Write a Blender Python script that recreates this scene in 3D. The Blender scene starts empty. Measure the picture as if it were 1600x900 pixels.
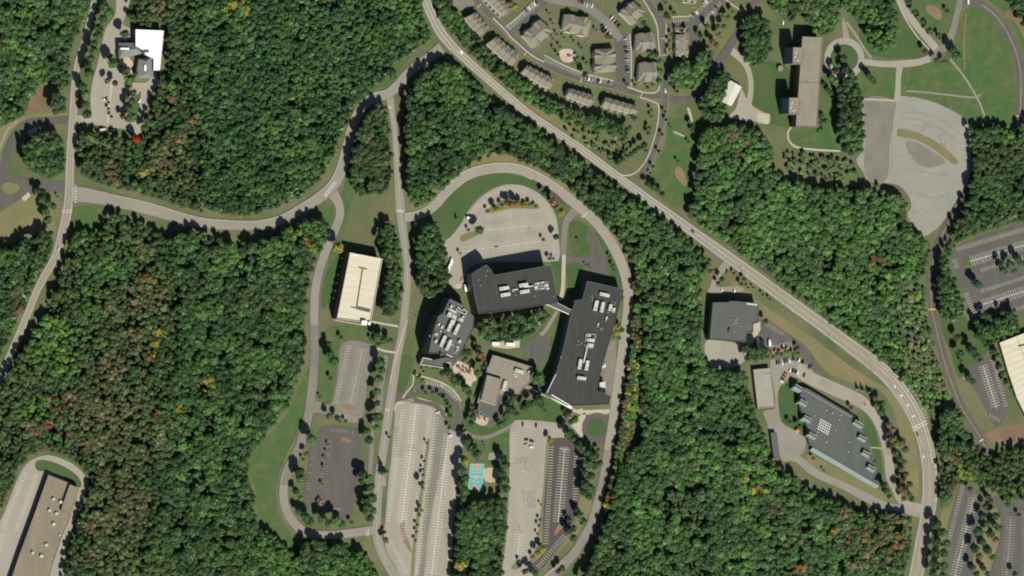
import bpy, bmesh, math, random
import numpy as np
from mathutils import Vector
R = math.radians
random.seed(7); rng = np.random.default_rng(7)
scene = bpy.context.scene
col = scene.collection

# ---------------------------------------------------------------- camera, sky, sun, exposure
U = 0.62                      # metres per map unit (one map unit = one photograph pixel on the ground)
D = 12000.0                   # camera distance in map units
TH = R(24)                    # off-nadir angle, seen from the west
cam_d = bpy.data.cameras.new('camera'); cam = bpy.data.objects.new('camera', cam_d); col.objects.link(cam)
cam_d.sensor_width = 36; cam_d.lens = 36 * D / 1600; cam_d.clip_start = 50; cam_d.clip_end = 40000
CAM = Vector((-D * math.sin(TH), 0, D * math.cos(TH)))
cam.location = CAM * U; cam.rotation_euler = (0, -TH, 0)
scene.camera = cam
SUN_EL, SUN_AZ = R(46.5), R(165.5)     # azimuth clockwise from north
w = bpy.data.worlds.new('World'); scene.world = w; w.use_nodes = True
wn = w.node_tree.nodes; sky = wn.new('ShaderNodeTexSky'); sky.sky_type = 'NISHITA'; sky.sun_disc = False
sky.sun_elevation = SUN_EL; sky.sun_rotation = SUN_AZ; sky.air_density = 1.0; sky.dust_density = 0.6
w.node_tree.links.new(sky.outputs[0], wn['Background'].inputs[0]); wn['Background'].inputs[1].default_value = 0.05
sl = bpy.data.lights.new('sun', 'SUN'); sl.energy = 4.8; sl.angle = R(0.6); sl.color = (1, 0.96, 0.82)
so = bpy.data.objects.new('sun', sl); col.objects.link(so)
sd = Vector((math.sin(SUN_AZ) * math.cos(SUN_EL), math.cos(SUN_AZ) * math.cos(SUN_EL), math.sin(SUN_EL)))
so.rotation_euler = (-sd).to_track_quat('-Z', 'Y').to_euler(); so.location = sd * 3000
scene.view_settings.view_transform = 'Standard'; scene.view_settings.look = 'None'
scene.view_settings.gamma = 1; scene.view_settings.exposure = 0.82; scene.view_settings.use_curve_mapping = False
scene.render.engine = 'CYCLES'; scene.cycles.filter_width = 2.0; scene.cycles.max_bounces = 5; scene.cycles.diffuse_bounces = 3

# ---------------------------------------------------------------- helpers
_s, _c = math.sin(TH), math.cos(TH)
def G(px, py, h=0.0):
    """map position: the point at height h (map units) on the sight line of map sheet position px, py"""
    a, b = px - 800.0, 450.0 - py
    d = Vector((_s * D + _c * a, b, -_c * D + _s * a))
    t = (h - CAM.z) / d.z
    return (CAM + d * t) * U
def tag(o, label=None, cat=None, group=None, kind=None):
    if label: o['label'] = label
    if cat: o['category'] = cat
    if group: o['group'] = group
    if kind: o['kind'] = kind
    return o
def link(name, me, mat=None, parent=None, loc=None, rz=0, sc=None):
    o = bpy.data.objects.new(name, me); col.objects.link(o)
    if mat and me is not None and len(me.materials) == 0: me.materials.append(mat)
    if parent: o.parent = parent
    if loc is not None: o.location = loc
    if rz: o.rotation_euler = (0, 0, rz)
    if sc is not None: o.scale = sc
    return o
def empty(name, loc=(0, 0, 0), rz=0):
    o = bpy.data.objects.new(name, None); col.objects.link(o); o.location = loc; o.rotation_euler = (0, 0, rz); o.empty_display_size = 1
    return o
def mesh(name, verts, faces):
    me = bpy.data.meshes.new(name); me.from_pydata([tuple(v) for v in verts], [], faces); me.update(); return me
class MB:
    def __init__(s): s.v = []; s.f = []
    def quad(s, a, b, c, d):
        n = len(s.v); s.v += [tuple(a), tuple(b), tuple(c), tuple(d)]; s.f.append((n, n+1, n+2, n+3))
    def face(s, pts):
        n = len(s.v); s.v += [tuple(p) for p in pts]; s.f.append(tuple(range(n, n + len(pts))))
    def prism(s, pts, z0, z1, bottom=False):
        """pts: list of xy going counter-clockwise"""
        a = sum(pts[i][0]*pts[(i+1) % len(pts)][1] - pts[(i+1) % len(pts)][0]*pts[i][1] for i in range(len(pts)))
        if a < 0: pts = pts[::-1]
        n = len(s.v); k = len(pts)
        s.v += [(p[0], p[1], z0) for p in pts] + [(p[0], p[1], z1) for p in pts]
        for i in range(k):
            j = (i + 1) % k; s.f.append((n+i, n+j, n+k+j, n+k+i))
        s.f.append(tuple(range(n+k, n+2*k)))
        if bottom: s.f.append(tuple(range(n+k-1, n-1, -1)))
    def box(s, c, sx, sy, z0, z1, rz=0.0):
        ca, sa = math.cos(rz), math.sin(rz)
        s.prism([(c[0] + x*ca - y*sa, c[1] + x*sa + y*ca) for x, y in ((-sx/2, -sy/2), (sx/2, -sy/2), (sx/2, sy/2), (-sx/2, sy/2))], z0, z1, True)
    def bar(s, a, b, wd, z0, z1):
        a = Vector(a[:2]); b = Vector(b[:2]); d = b - a; L = d.length
        s.box((a + b) / 2, L, wd, z0, z1, math.atan2(d.y, d.x))
    def done(s, name, mat, parent=None, **k):
        return link(name, mesh(name, s.v, s.f), mat, parent, **k)
def smooth(pts, closed=False, n=4):
    P = [Vector(p) for p in pts]; out = []; m = len(P)
    rngi = range(m) if closed else range(m - 1)
    for i in rngi:
        p0 = P[(i-1) % m] if closed or i > 0 else P[0]*2 - P[1]
        p1 = P[i]; p2 = P[(i+1) % m]
        p3 = P[(i+2) % m] if closed or i + 2 < m else P[m-1]*2 - P[m-2]
        for k in range(n):
            t = k / n
            out.append(0.5*((2*p1) + (p2-p0)*t + (2*p0-5*p1+4*p2-p3)*t*t + (3*p1-p0-3*p2+p3)*t**3))
    if not closed: out.append(P[-1])
    return out
# ---------------------------------------------------------------- materials
def new_mat(name):
    m = bpy.data.materials.new(name); m.use_nodes = True; return m, m.node_tree, m.node_tree.nodes, m.node_tree.nodes['Principled BSDF']
K = .80
def mat(name, c1, c2=None, scale=0.05, c3=None, scale3=1.2, rough=0.9, amt3=0.35, metal=0.0, spec=0.3, stretch=None, bump=0.0, detail=6, lo=0.35, hi=0.65):
    """noise-mixed surface: c1/c2 in large patches, c3 as fine grain"""
    c1 = tuple(x*K for x in c1); c2 = c2 and tuple(x*K for x in c2); c3 = c3 and tuple(x*K for x in c3)
    m, nt, N, b = new_mat(name); L = nt.links
    b.inputs['Roughness'].default_value = rough; b.inputs['Metallic'].default_value = metal; b.inputs['Specular IOR Level'].default_value = spec
    if c2 is None:
        b.inputs['Base Color'].default_value = (*c1, 1)
        if c3 is None: return m
    tc = N.new('ShaderNodeNewGeometry'); src = tc.outputs['Position']
    if stretch:
        mp = N.new('ShaderNodeMapping'); mp.inputs['Scale'].default_value = stretch[:3]; mp.inputs['Rotation'].default_value = (0, 0, stretch[3])
        mp.vector_type = 'TEXTURE' if False else 'POINT'
        L.new(src, mp.inputs[0]); src2 = mp.outputs[0]
    else: src2 = src
    def noise(s, vec, det=detail):
        n = N.new('ShaderNodeTexNoise'); n.inputs['Scale'].default_value = s; n.inputs['Detail'].default_value = det; n.inputs['Roughness'].default_value = 0.62
        L.new(vec, n.inputs['Vector']); return n
    def ramp(fac, lo, hi):
        r = N.new('ShaderNodeMapRange'); r.inputs[1].default_value = lo; r.inputs[2].default_value = hi; L.new(fac, r.inputs[0]); return r.outputs[0]
    def mix(fac, a, bb, typ='MIX'):
        x = N.new('ShaderNodeMix'); x.data_type = 'RGBA'; x.blend_type = typ
        if isinstance(fac, float): x.inputs[0].default_value = fac
        else: L.new(fac, x.inputs[0])
        for s, v in ((6, a), (7, bb)):
            if isinstance(v, tuple): x.inputs[s].default_value = (*v, 1)
            else: L.new(v, x.inputs[s])
        return x.outputs[2]
    c = mix(ramp(noise(scale, src2).outputs[0], lo, hi), tuple(c1), tuple(c2 or c1))
    if c3 is not None:
        f = ramp(noise(scale3, src, 4).outputs[0], 0.45, 0.75)
        mu = N.new('ShaderNodeMath'); mu.operation = 'MULTIPLY'; mu.inputs[1].default_value = amt3; L.new(f, mu.inputs[0])
        c = mix(mu.outputs[0], c, tuple(c3))
    L.new(c, b.inputs['Base Color'])
    if bump:
        bp = N.new('ShaderNodeBump'); bp.inputs['Strength'].default_value = bump; bp.inputs['Distance'].default_value = 0.3
        L.new(noise(scale3, src, 3).outputs[0], bp.inputs['Height']); L.new(bp.outputs[0], b.inputs['Normal'])
    return m
M = {}
M['ground'] = mat('rough_grass', (.062, .088, .034), (.125, .118, .062), .022, (.04, .055, .022), .45, amt3=.55, bump=.6)
M['lawn'] = mat('mown_grass', (.034, .086, .022), (.058, .086, .028), .03, (.105, .105, .048), .09, amt3=.75, lo=.4, hi=.6)
M['lawn_b'] = mat('irrigated_grass', (.030, .075, .020), (.050, .080, .026), .035, (.075, .075, .032), .15, amt3=.4, lo=.4, hi=.6)
M['drygrass'] = mat('dry_grass', (.105, .120, .050), (.175, .135, .075), .03, (.07, .085, .035), .5, amt3=.4)
M['meadow'] = mat('meadow_weeds', (.068, .098, .038), (.108, .100, .052), .03, (.045, .06, .02), .35, amt3=.6, bump=1)
M['soil'] = mat('bare_soil', (.17, .115, .07), (.115, .075, .045), .05, (.09, .065, .04), .9)
M['mulch'] = mat('bark_mulch', (.16, .10, .066), (.19, .125, .082), .08, (.10, .06, .035), .9)
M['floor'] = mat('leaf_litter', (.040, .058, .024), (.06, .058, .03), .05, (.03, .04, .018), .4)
M['asph_old'] = mat('bleached_asphalt', (.262, .242, .205), (.228, .208, .175), .02, (.19, .175, .148), 1.3, amt3=.35, stretch=(2.5, .4, 1, .06))
M['asph_road'] = mat('worn_road_asphalt', (.215, .20, .172), (.178, .165, .142), .03, (.15, .138, .12), 1.3, amt3=.35)
M['asph_track'] = mat('traffic_worn_asphalt', (.195, .18, .152), (.235, .22, .185), .06, (.15, .138, .118), .8, amt3=.5)
M['asph_mid'] = mat('grey_asphalt', (.128, .123, .108), (.175, .155, .128), .05, (.12, .115, .108), 1.2, amt3=.4)
M['asph_dark'] = mat('patched_asphalt', (.068, .066, .062), (.092, .085, .074), .05, (.05, .048, .046), 1.2, amt3=.4, stretch=(3, .5, 1, .1))
M['asph_black'] = mat('fresh_blacktop', (.052, .046, .043), (.066, .057, .052), .04, (.045, .04, .04), 1.2, amt3=.4)
M['asph_grey'] = mat('pale_lot_asphalt', (.228, .23, .203), (.195, .19, .168), .03, (.15, .145, .128), .5, amt3=.4, stretch=(1, 2.2, 1, .35), lo=.3, hi=.7)
M['conc'] = mat('concrete', (.36, .325, .26), (.31, .28, .225), .1, (.25, .22, .18), 1.6)
M['kerb'] = mat('kerb_stone', (.20, .185, .155), (.25, .23, .19), .2)
M['kerb_dk'] = mat('stained_kerb', (.075, .068, .058), (.11, .10, .085), .2)
M['gravel'] = mat('riprap_gravel', (.16, .15, .13), (.08, .08, .065), .4, (.3, .28, .25), 1.2, amt3=.8, bump=1)
M['paver'] = mat('pink_pavers', (.42, .34, .27), (.35, .275, .215), .15, (.22, .16, .13), 1.5)
M['brick'] = mat('brick_paving', (.20, .10, .075), (.25, .14, .10), .2, (.13, .07, .05), 1.5)
M['white'] = mat('white_line_paint', (.62, .60, .54), (.42, .40, .35), .12)
M['whiteb'] = mat('fresh_white_paint', (.68, .66, .60), (.55, .53, .48), .2)
M['yellow'] = mat('yellow_line_paint', (.52, .40, .15), (.40, .31, .14), .15)
M['orange'] = mat('orange_line_paint', (.55, .28, .08), (.45, .24, .09), .5)
M['sand'] = mat('court_sand', (.36, .31, .22), (.31, .26, .18), .2)
M['teal'] = mat('court_teal', (.085, .27, .27), (.11, .30, .29), .2)
M['pink'] = mat('court_salmon', (.48, .22, .18), (.42, .19, .155), .3)
M['roof_dark'] = mat('dark_membrane_roof', (.030, .032, .032), (.041, .042, .041), .06, (.024, .025, .025), 1.1, amt3=.5, stretch=(3, .6, 1, .3))
M['roof_grey'] = mat('grey_ballast_roof', (.090, .093, .089), (.074, .076, .073), .08, (.07, .072, .07), 1.2, amt3=.5)
M['roof_slate'] = mat('slate_grey_roof', (.066, .073, .070), (.082, .088, .086), .04, (.055, .06, .06), 1.0, amt3=.4, stretch=(3, .5, 1, 0))
M['roof_tan'] = mat('tan_gravel_roof', (.215, .19, .155), (.185, .162, .13), .06, (.13, .115, .095), .8, amt3=.55)
M['roof_brown'] = mat('brown_gravel_roof', (.160, .136, .100), (.200, .172, .122), .035, (.12, .10, .07), .6, amt3=.6, stretch=(2.5, .7, 1, .45))
M['roof_white'] = mat('white_membrane_roof', (.80, .80, .78), (.70, .70, .68), .1)
M['roof_cream'] = mat('cream_deck', (.50, .46, .36), (.455, .415, .33), .05, (.40, .365, .29), .7, amt3=.4, stretch=(.6, 3.5, 1, -.2))
M['shingle'] = mat('taupe_shingle', (.190, .175, .140), (.160, .147, .118), .3, (.15, .138, .11), 2.0, amt3=.5)
M['shingle_bl'] = mat('bluegrey_shingle', (.125, .14, .14), (.15, .165, .16), .3, (.10, .11, .11), 2.0)
M['wall_tan'] = mat('tan_precast_wall', (.26, .22, .17), (.23, .19, .15), .2)
M['wall_brown'] = mat('brown_brick_wall', (.13, .095, .07), (.155, .115, .085), .3)
M['wall_white'] = mat('white_siding', (.55, .53, .48), (.50, .48, .44), .3)
M['wall_grey'] = mat('grey_metal_wall', (.14, .155, .165), (.17, .18, .19), .2)
M['wall_slate'] = mat('slate_cladding', (.10, .14, .16), (.12, .16, .175), .2)
M['glass'] = mat('blue_window_glass', (.03, .055, .085), (.045, .07, .10), .3, rough=.25, spec=.5)
M['glassgreen'] = mat('pale_green_glazing', (.21, .26, .245), (.17, .21, .20), .4, rough=.4)
M['roof_pale'] = mat('pale_grey_roof', (.26, .25, .21), (.235, .22, .185), .1, (.19, .18, .15), .8)
M['roof_offwhite'] = mat('offwhite_metal_roof', (.48, .465, .42), (.42, .405, .36), .3, rough=.6)
M['seam_dark'] = mat('dark_roof_seam', (.050, .052, .052), (.036, .038, .038), .3); M['seam_grey'] = mat('grey_roof_seam', (.10, .105, .103), (.07, .075, .073), .3)
M['unit'] = mat('pale_sheet_metal', (.44, .46, .41), (.36, .38, .34), .5, rough=.5)
M['unit_dk'] = mat('dark_louvre', (.06, .06, .06))
M['pipe'] = mat('white_duct', (.56, .52, .50), (.45, .42, .41), .5, rough=.5)
M['pole'] = mat('galvanised_pole', (.25, .25, .25), rough=.5, metal=.5)
M['bark'] = mat('bark', (.06, .045, .032), (.08, .062, .045), 2.0)
M['tyre'] = mat('tyre_rubber', (.02, .02, .02)); M['carglass'] = mat('car_glass', (.015, .018, .022), rough=.15, spec=.6)
M['stone'] = mat('grey_boulder', (.27, .26, .24), (.2, .19, .17), .8)
CARC = {'white': (.72, .72, .70), 'silver': (.38, .39, .40), 'black': (.018, .018, .02), 'dark grey': (.05, .052, .058), 'red': (.32, .03, .025), 'blue': (.05, .09, .22), 'pale blue': (.30, .40, .46), 'brown': (.10, .06, .045), 'beige': (.42, .37, .28)}
for k, v in CARC.items(): M['car ' + k] = mat('car_paint_' + k.replace(' ', '_'), v, rough=.28, spec=.5)
# foliage: tint comes from the tree it belongs to
def leaf_mat(name):
    m, nt, N, b = new_mat(name); L = nt.links
    a = N.new('ShaderNodeAttribute'); a.attribute_type = 'INSTANCER'; a.attribute_name = 'tint'
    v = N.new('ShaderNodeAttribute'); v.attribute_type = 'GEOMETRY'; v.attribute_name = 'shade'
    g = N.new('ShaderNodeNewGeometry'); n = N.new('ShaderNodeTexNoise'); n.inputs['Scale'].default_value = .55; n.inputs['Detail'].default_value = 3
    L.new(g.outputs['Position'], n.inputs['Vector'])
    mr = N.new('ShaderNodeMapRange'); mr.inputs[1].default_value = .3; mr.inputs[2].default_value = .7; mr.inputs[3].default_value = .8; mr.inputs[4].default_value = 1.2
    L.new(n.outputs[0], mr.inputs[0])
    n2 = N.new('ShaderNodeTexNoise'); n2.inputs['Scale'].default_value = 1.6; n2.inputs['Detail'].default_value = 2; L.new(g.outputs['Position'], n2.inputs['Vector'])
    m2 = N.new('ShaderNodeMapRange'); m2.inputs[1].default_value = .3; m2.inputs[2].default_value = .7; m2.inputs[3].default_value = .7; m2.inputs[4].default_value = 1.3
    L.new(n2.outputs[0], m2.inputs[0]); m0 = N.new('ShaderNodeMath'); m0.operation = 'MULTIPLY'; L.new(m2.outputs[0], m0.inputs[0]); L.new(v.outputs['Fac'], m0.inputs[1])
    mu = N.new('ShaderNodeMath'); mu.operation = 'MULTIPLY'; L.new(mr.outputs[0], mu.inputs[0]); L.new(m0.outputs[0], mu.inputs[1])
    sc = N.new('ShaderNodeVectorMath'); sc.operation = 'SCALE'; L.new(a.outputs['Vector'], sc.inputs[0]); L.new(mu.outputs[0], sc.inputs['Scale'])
    L.new(sc.outputs[0], b.inputs['Base Color']); b.inputs['Roughness'].default_value = .6; b.inputs['Specular IOR Level'].default_value = .3
    tr = N.new('ShaderNodeBsdfTranslucent'); mx = N.new('ShaderNodeMixShader'); mx.inputs[0].default_value = .38   # leaves pass some light
    s2 = N.new('ShaderNodeVectorMath'); s2.operation = 'MULTIPLY'; s2.inputs[1].default_value = (1.25, 1.5, .95); L.new(sc.outputs[0], s2.inputs[0])
    L.new(s2.outputs[0], tr.inputs[0]); L.new(b.outputs[0], mx.inputs[1]); L.new(tr.outputs[0], mx.inputs[2]); L.new(mx.outputs[0], N['Material Output'].inputs[0])
    return m
M['leaf'] = leaf_mat('foliage')
# ---------------------------------------------------------------- flat sheets
_lay = [0]
def zlay(base):
    _lay[0] += 1; return base + (_lay[0] % 40) * 0.004
def inpoly(x, y, P):
    P = np.array(P, float); x = np.atleast_1d(np.asarray(x, float)); y = np.atleast_1d(np.asarray(y, float)); ins = np.zeros(x.shape, bool); j = len(P) - 1
    for i in range(len(P)):
        c = ((P[i, 1] > y) != (P[j, 1] > y)) & (x < (P[j, 0] - P[i, 0]) * (y - P[i, 1]) / (P[j, 1] - P[i, 1] + 1e-12) + P[i, 0]); ins ^= c; j = i
    return ins
def sheet(name, pts, m, z, sm=False, label=None, cat=None, kind='structure', parent=None):
    P = smooth([(x, y) for x, y in pts], True, 4) if sm else [Vector(p) for p in pts]
    V = [G(p[0], p[1]) for p in P]
    a = sum(V[i].x*V[(i+1) % len(V)].y - V[(i+1) % len(V)].x*V[i].y for i in range(len(V)))
    if a < 0: V = V[::-1]
    o = link(name, mesh(name, [(v.x, v.y, z) for v in V], [tuple(range(len(V)))]), M[m], parent)
    if parent is None: tag(o, label, cat, None, kind)
    return o
def line_pts(cl, n=5):
    """cl: list of (x,y) or (x,y,w) -> smoothed world points and widths"""
    P = smooth([(c[0], c[1], c[2] if len(c) > 2 else 0) for c in cl], False, n)
    W = [G(p[0], p[1]) for p in P]
    out = []
    for i, p in enumerate(W):
        a = W[max(i-1, 0)]; b = W[min(i+1, len(W)-1)]; d = (b - a).normalized()
        out.append((Vector((p.x, p.y)), Vector((-d.y, d.x)), P[i][2] * U))
    return out
def ribbon(mb, L, o0, o1, z, i0=0, i1=None):
    """strip between lateral offsets o0 and o1 (functions of width, or numbers in metres)"""
    L = L[i0:i1]; n = len(mb.v)
    f0 = o0 if callable(o0) else (lambda w: o0); f1 = o1 if callable(o1) else (lambda w: o1)
    for p, q, w in L:
        a = p + q*f0(w); b = p + q*f1(w); mb.v += [(a.x, a.y, z), (b.x, b.y, z)]
    for i in range(len(L) - 1):
        k = n + 2*i; mb.f.append((k, k+2, k+3, k+1))
def raised(mb, L, o0, o1, z0, z1):
    L2 = L; n = len(mb.v)
    f0 = o0 if callable(o0) else (lambda w: o0); f1 = o1 if callable(o1) else (lambda w: o1)
    for p, q, w in L2:
        a = p + q*f0(w); b = p + q*f1(w); mb.v += [(a.x, a.y, z0), (a.x, a.y, z1), (b.x, b.y, z1), (b.x, b.y, z0)]
    for i in range(len(L2) - 1):
        k = n + 4*i
        for a, b in ((0, 1), (1, 2), (2, 3)): mb.f.append((k+a, k+b, k+4+b, k+4+a))
def road(name, cl, m, z, w=None, kerb=None, label=None):
    cl = [(c[0], c[1], (c[2] if len(c) > 2 else w)) for c in cl]
    L = line_pts(cl); mb = MB(); ribbon(mb, L, lambda w: w/2, lambda w: -w/2, z)
    o = mb.done(name, M[m]); tag(o, label, None, None, 'structure')
    if kerb:
        for s in (1, -1):
            kb = MB(); raised(kb, L, lambda w: s*(w/2 + .05), lambda w: s*(w/2 + .38), .0, z + .12); kb.done('kerb', M[kerb], o)
    return o, L
def dash(mb, L, off, wd, z, on=3.0, gap=6.0, i0=0, i1=None):
    L = L[i0:i1]; acc = 0
    for i in range(len(L) - 1):
        p, q, w = L[i]; p2, q2, _ = L[i+1]; seg = (p2 - p).length; o = off(w) if callable(off) else off
        t = 0
        while t < seg:
            ph = acc % (on + gap); st = min(seg - t, (on if ph < on else on + gap) - ph + 1e-3)
            if ph < on:
                a = p.lerp(p2, t/seg) + q*o; b = p.lerp(p2, (t+st)/seg) + q*o
                n = q*wd/2; mb.quad((*(a-n), z), (*(b-n), z), (*(b+n), z), (*(a+n), z))
            acc += st; t += st
STALLW = .26
def stalls(mb, a, b, depth, z, pitch=4.25, side=0, center=False, slant=0.0, lw=None, dd=0.0):
    """painted stall lines from a to b (map units); side 0 both, 1 left, -1 right; depth in map units for each side"""
    lw = lw or STALLW
    A = Vector(a); B = Vector(b); d = (B - A); n = int(d.length / pitch); u = d.normalized(); q = Vector((-u.y, u.x))
    for i in range(n + 1):
        c = A + u*(i*pitch)
        for s in ((1, -1) if side == 0 else (side,)):
            if random.random() < dd: continue
            e = c + q*s*depth + u*slant*depth
            p0 = G(*c); p1 = G(*e); dv = (p1 - p0).normalized(); m_ = Vector((-dv.y, dv.x, 0))*lw/2
            mb.quad((*(p0-m_)[:2], z), (*(p1-m_)[:2], z), (*(p1+m_)[:2], z), (*(p0+m_)[:2], z))
    if center:
        p0 = G(*A); p1 = G(*B); dv = (p1 - p0).normalized(); m_ = Vector((-dv.y, dv.x, 0))*lw*.75
        mb.quad((*(p0-m_)[:2], z+.012), (*(p1-m_)[:2], z+.012), (*(p1+m_)[:2], z+.012), (*(p0+m_)[:2], z+.012))
# ================================================================ THE SETTING
gs = 9000
o = link('ground', mesh('ground', [(-gs, -gs, 0), (gs, -gs, 0), (gs, gs, 0), (-gs, gs, 0)], [(0, 1, 2, 3)]), M['ground']); tag(o, kind='structure')
Z_FLOOR, Z_LAWN, Z_PATH, Z_LOT, Z_ROAD, Z_MARK = .03, .07, .16, .22, .30, .42
def S(name, pts, m, base, sm=True, dz=0.0): return sheet(name, pts, m, base + dz, sm)
# ---- lawns and fields
lawns = [
 ('lawn', [(470,600),(484,575),(483,610),(474,650),(458,690),(440,730),(432,765),(436,800),(452,830),(470,845),(466,864),(440,850),(416,828),(403,800),(398,762),(386,730),(396,708),(430,670),(454,640)], 'lawn'),
 ('lawn', [(648,340),(672,332),(700,307),(722,288),(748,277),(780,272),(812,275),(840,287),(856,303),(845,305),(822,291),(797,287),(770,293),(744,311),(728,332),(716,352),(700,372),(686,362),(675,348)], 'lawn_b'),
 ('lawn', [(1411,105),(1465,97),(1500,62),(1510,14),(1535,16),(1560,40),(1580,80),(1587,140),(1586,190),(1570,196),(1540,197),(1515,192),(1490,172),(1450,157),(1412,152)], 'lawn'),
 ('lawn', [(1335,108),(1398,106),(1396,152),(1345,152),(1330,130)], 'lawn'),
 ('lawn', [(1174,104),(1225,100),(1246,150),(1245,196),(1205,194),(1178,176),(1176,140)], 'lawn_b'),
 ('lawn', [(1276,130),(1308,120),(1312,200),(1308,235),(1280,232),(1240,225),(1236,205),(1274,200)], 'lawn'),
 ('lawn', [(1415,5),(1495,-5),(1488,40),(1478,62),(1462,62),(1440,38),(1422,15)], 'lawn'),
 ('lawn', [(1350,30),(1395,5),(1412,30),(1455,78),(1448,88),(1420,92),(1370,88),(1345,70)], 'lawn_b'),
 ('lawn', [(1062,168),(1092,158),(1096,190),(1098,212),(1086,240),(1084,300),(1075,326),(1050,322),(1025,302),(1012,288),(1022,262),(1038,232),(1044,190)], 'lawn'),
 ('lawn', [(1195,478),(1260,520),(1340,580),(1392,612),(1422,660),(1434,720),(1434,782),(1415,784),(1410,700),(1395,640),(1372,608),(1330,598),(1290,580),(1258,540),(1200,498),(1160,470),(1140,440),(1160,445)], 'drygrass'),
 ('lawn', [(1217,608),(1232,602),(1242,612),(1252,640),(1257,668),(1240,670),(1222,661),(1216,640)], 'lawn_b'),
 ('lawn', [(1355,655),(1366,668),(1374,700),(1380,740),(1370,745),(1362,700),(1345,676)], 'lawn_b'),
 ('lawn', [(1262,710),(1280,716),(1372,765),(1392,775),(1395,784),(1360,775),(1300,752),(1266,735)], 'drygrass'),
 ('lawn', [(1228,700),(1240,692),(1256,696),(1258,706),(1246,714),(1230,712)], 'drygrass'),
 ('lawn', [(722,640),(742,640),(745,660),(770,668),(795,640),(856,618),(882,642),(876,662),(812,656),(795,664),(775,675),(750,680),(728,672),(718,660)], 'lawn_b'),
 ('lawn', [(730,684),(758,690),(797,676),(796,726),(760,724),(736,712)], 'lawn'),
 ('lawn', [(505,445),(519,400),(531,388),(536,395),(527,430),(516,470),(503,482)], 'lawn_b'),
 ('lawn', [(524,318),(534,302),(546,270),(556,290),(545,330),(536,370),(525,400),(512,420),(520,380),(536,345),(534,322)], 'lawn'),
 ('lawn', [(478,330),(505,316),(518,318),(520,335),(512,355),(495,345)], 'lawn'),
 ('lawn', [(575,135),(600,112),(640,88),(622,115),(608,132),(585,140),(562,158),(560,150)], 'lawn'),
 ('lawn', [(0,300),(30,312),(60,305),(80,330),(85,362),(60,365),(20,385),(-10,400),(-20,330)], 'drygrass'),
 ('lawn', [(0,200),(45,180),(105,176),(104,184),(60,183),(30,195),(10,220),(-5,250),(-20,230)], 'drygrass'),
 ('lawn', [(112,325),(150,322),(172,335),(165,360),(120,362),(108,350)], 'lawn'),
 ('lawn', [(0,255),(0,240),(12,260)], 'drygrass'),
 ('lawn', [(648,595),(690,605),(712,625),(712,660),(700,664),(690,640),(660,622),(642,618)], 'lawn'),
 ('lawn', [(626,560),(645,558),(640,590),(628,615),(620,610)], 'lawn_b'),
 ('lawn', [(505,520),(535,508),(585,510),(592,540),(535,534),(525,590),(516,632),(498,636),(497,560)], 'lawn'),
 ('lawn', [(860,402),(878,400),(880,470),(872,470),(866,430)], 'lawn_b'),
 ('lawn', [(886,412),(905,412),(912,420),(900,455),(890,460),(886,440)], 'lawn_b'),
 ('lawn', [(890,350),(905,346),(920,355),(916,368),(921,385),(914,398),(900,399),(892,385)], 'lawn_b'),
 ('lawn', [(928,362),(940,370),(958,395),(968,420),(972,450),(955,440),(946,405),(936,378)], 'lawn_b'),
 ('lawn', [(850,484),(870,482),(862,500),(845,530),(842,545),(850,575),(858,540),(870,495),(880,488),(846,600),(835,560),(820,545),(790,545),(800,530),(845,512)], 'lawn'),
 ('lawn', [(1565,-10),(1610,-10),(1610,100),(1600,80),(1590,50),(1570,20),(1545,0)], 'lawn'),
 ('lawn', [(1466,470),(1490,480),(1530,520),(1545,545),(1515,570),(1498,590),(1485,550),(1470,510)], 'lawn_b'),
 ('meadow', [(540,306),(575,308),(602,320),(598,350),(590,398),(556,388),(540,380),(533,366),(540,345)], 'meadow'),
 ('meadow', [(1395,470),(1447,440),(1452,500),(1470,560),(1488,620),(1478,640),(1460,660),(1440,625),(1420,590),(1400,560)], 'ground'),
 ('meadow', [(1216,232),(1310,240),(1345,262),(1300,278),(1255,270),(1225,255)], 'meadow'),
 ('meadow', [(870,170),(930,190),(990,210),(985,250),(1000,285),(960,262),(900,215)], 'meadow'),
 ('meadow', [(700,70),(730,85),(800,140),(870,180),(900,210),(850,185),(780,128),(730,92)], 'drygrass'),
 ('lawn', [(640,320),(690,278),(730,248),(780,240),(830,252),(880,285),(930,325),(965,365),(985,405),(978,400),(950,362),(905,322),(860,287),(815,264),(775,259),(735,266),(700,290),(672,322),(650,330)], 'drygrass'),
 ('lawn', [(1540,430),(1600,414),(1612,422),(1575,434),(1540,445)], 'lawn_b'),
 ('lawn', [(1471,800),(1484,790),(1500,762),(1480,830),(1468,880),(1462,905),(1458,870)], 'drygrass'),
 ('lawn', [(1520,800),(1540,795),(1560,800),(1562,840),(1550,880),(1546,905),(1518,905),(1524,850)], 'drygrass'),
 ('lawn', [(905,780),(915,775),(925,790),(905,830),(885,850),(850,888),(845,892),(885,842),(900,812)], 'drygrass'),
]
for i, (n, p, m) in enumerate(lawns): S(n, p, m, Z_LAWN, True, (i % 10)*.005)
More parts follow.
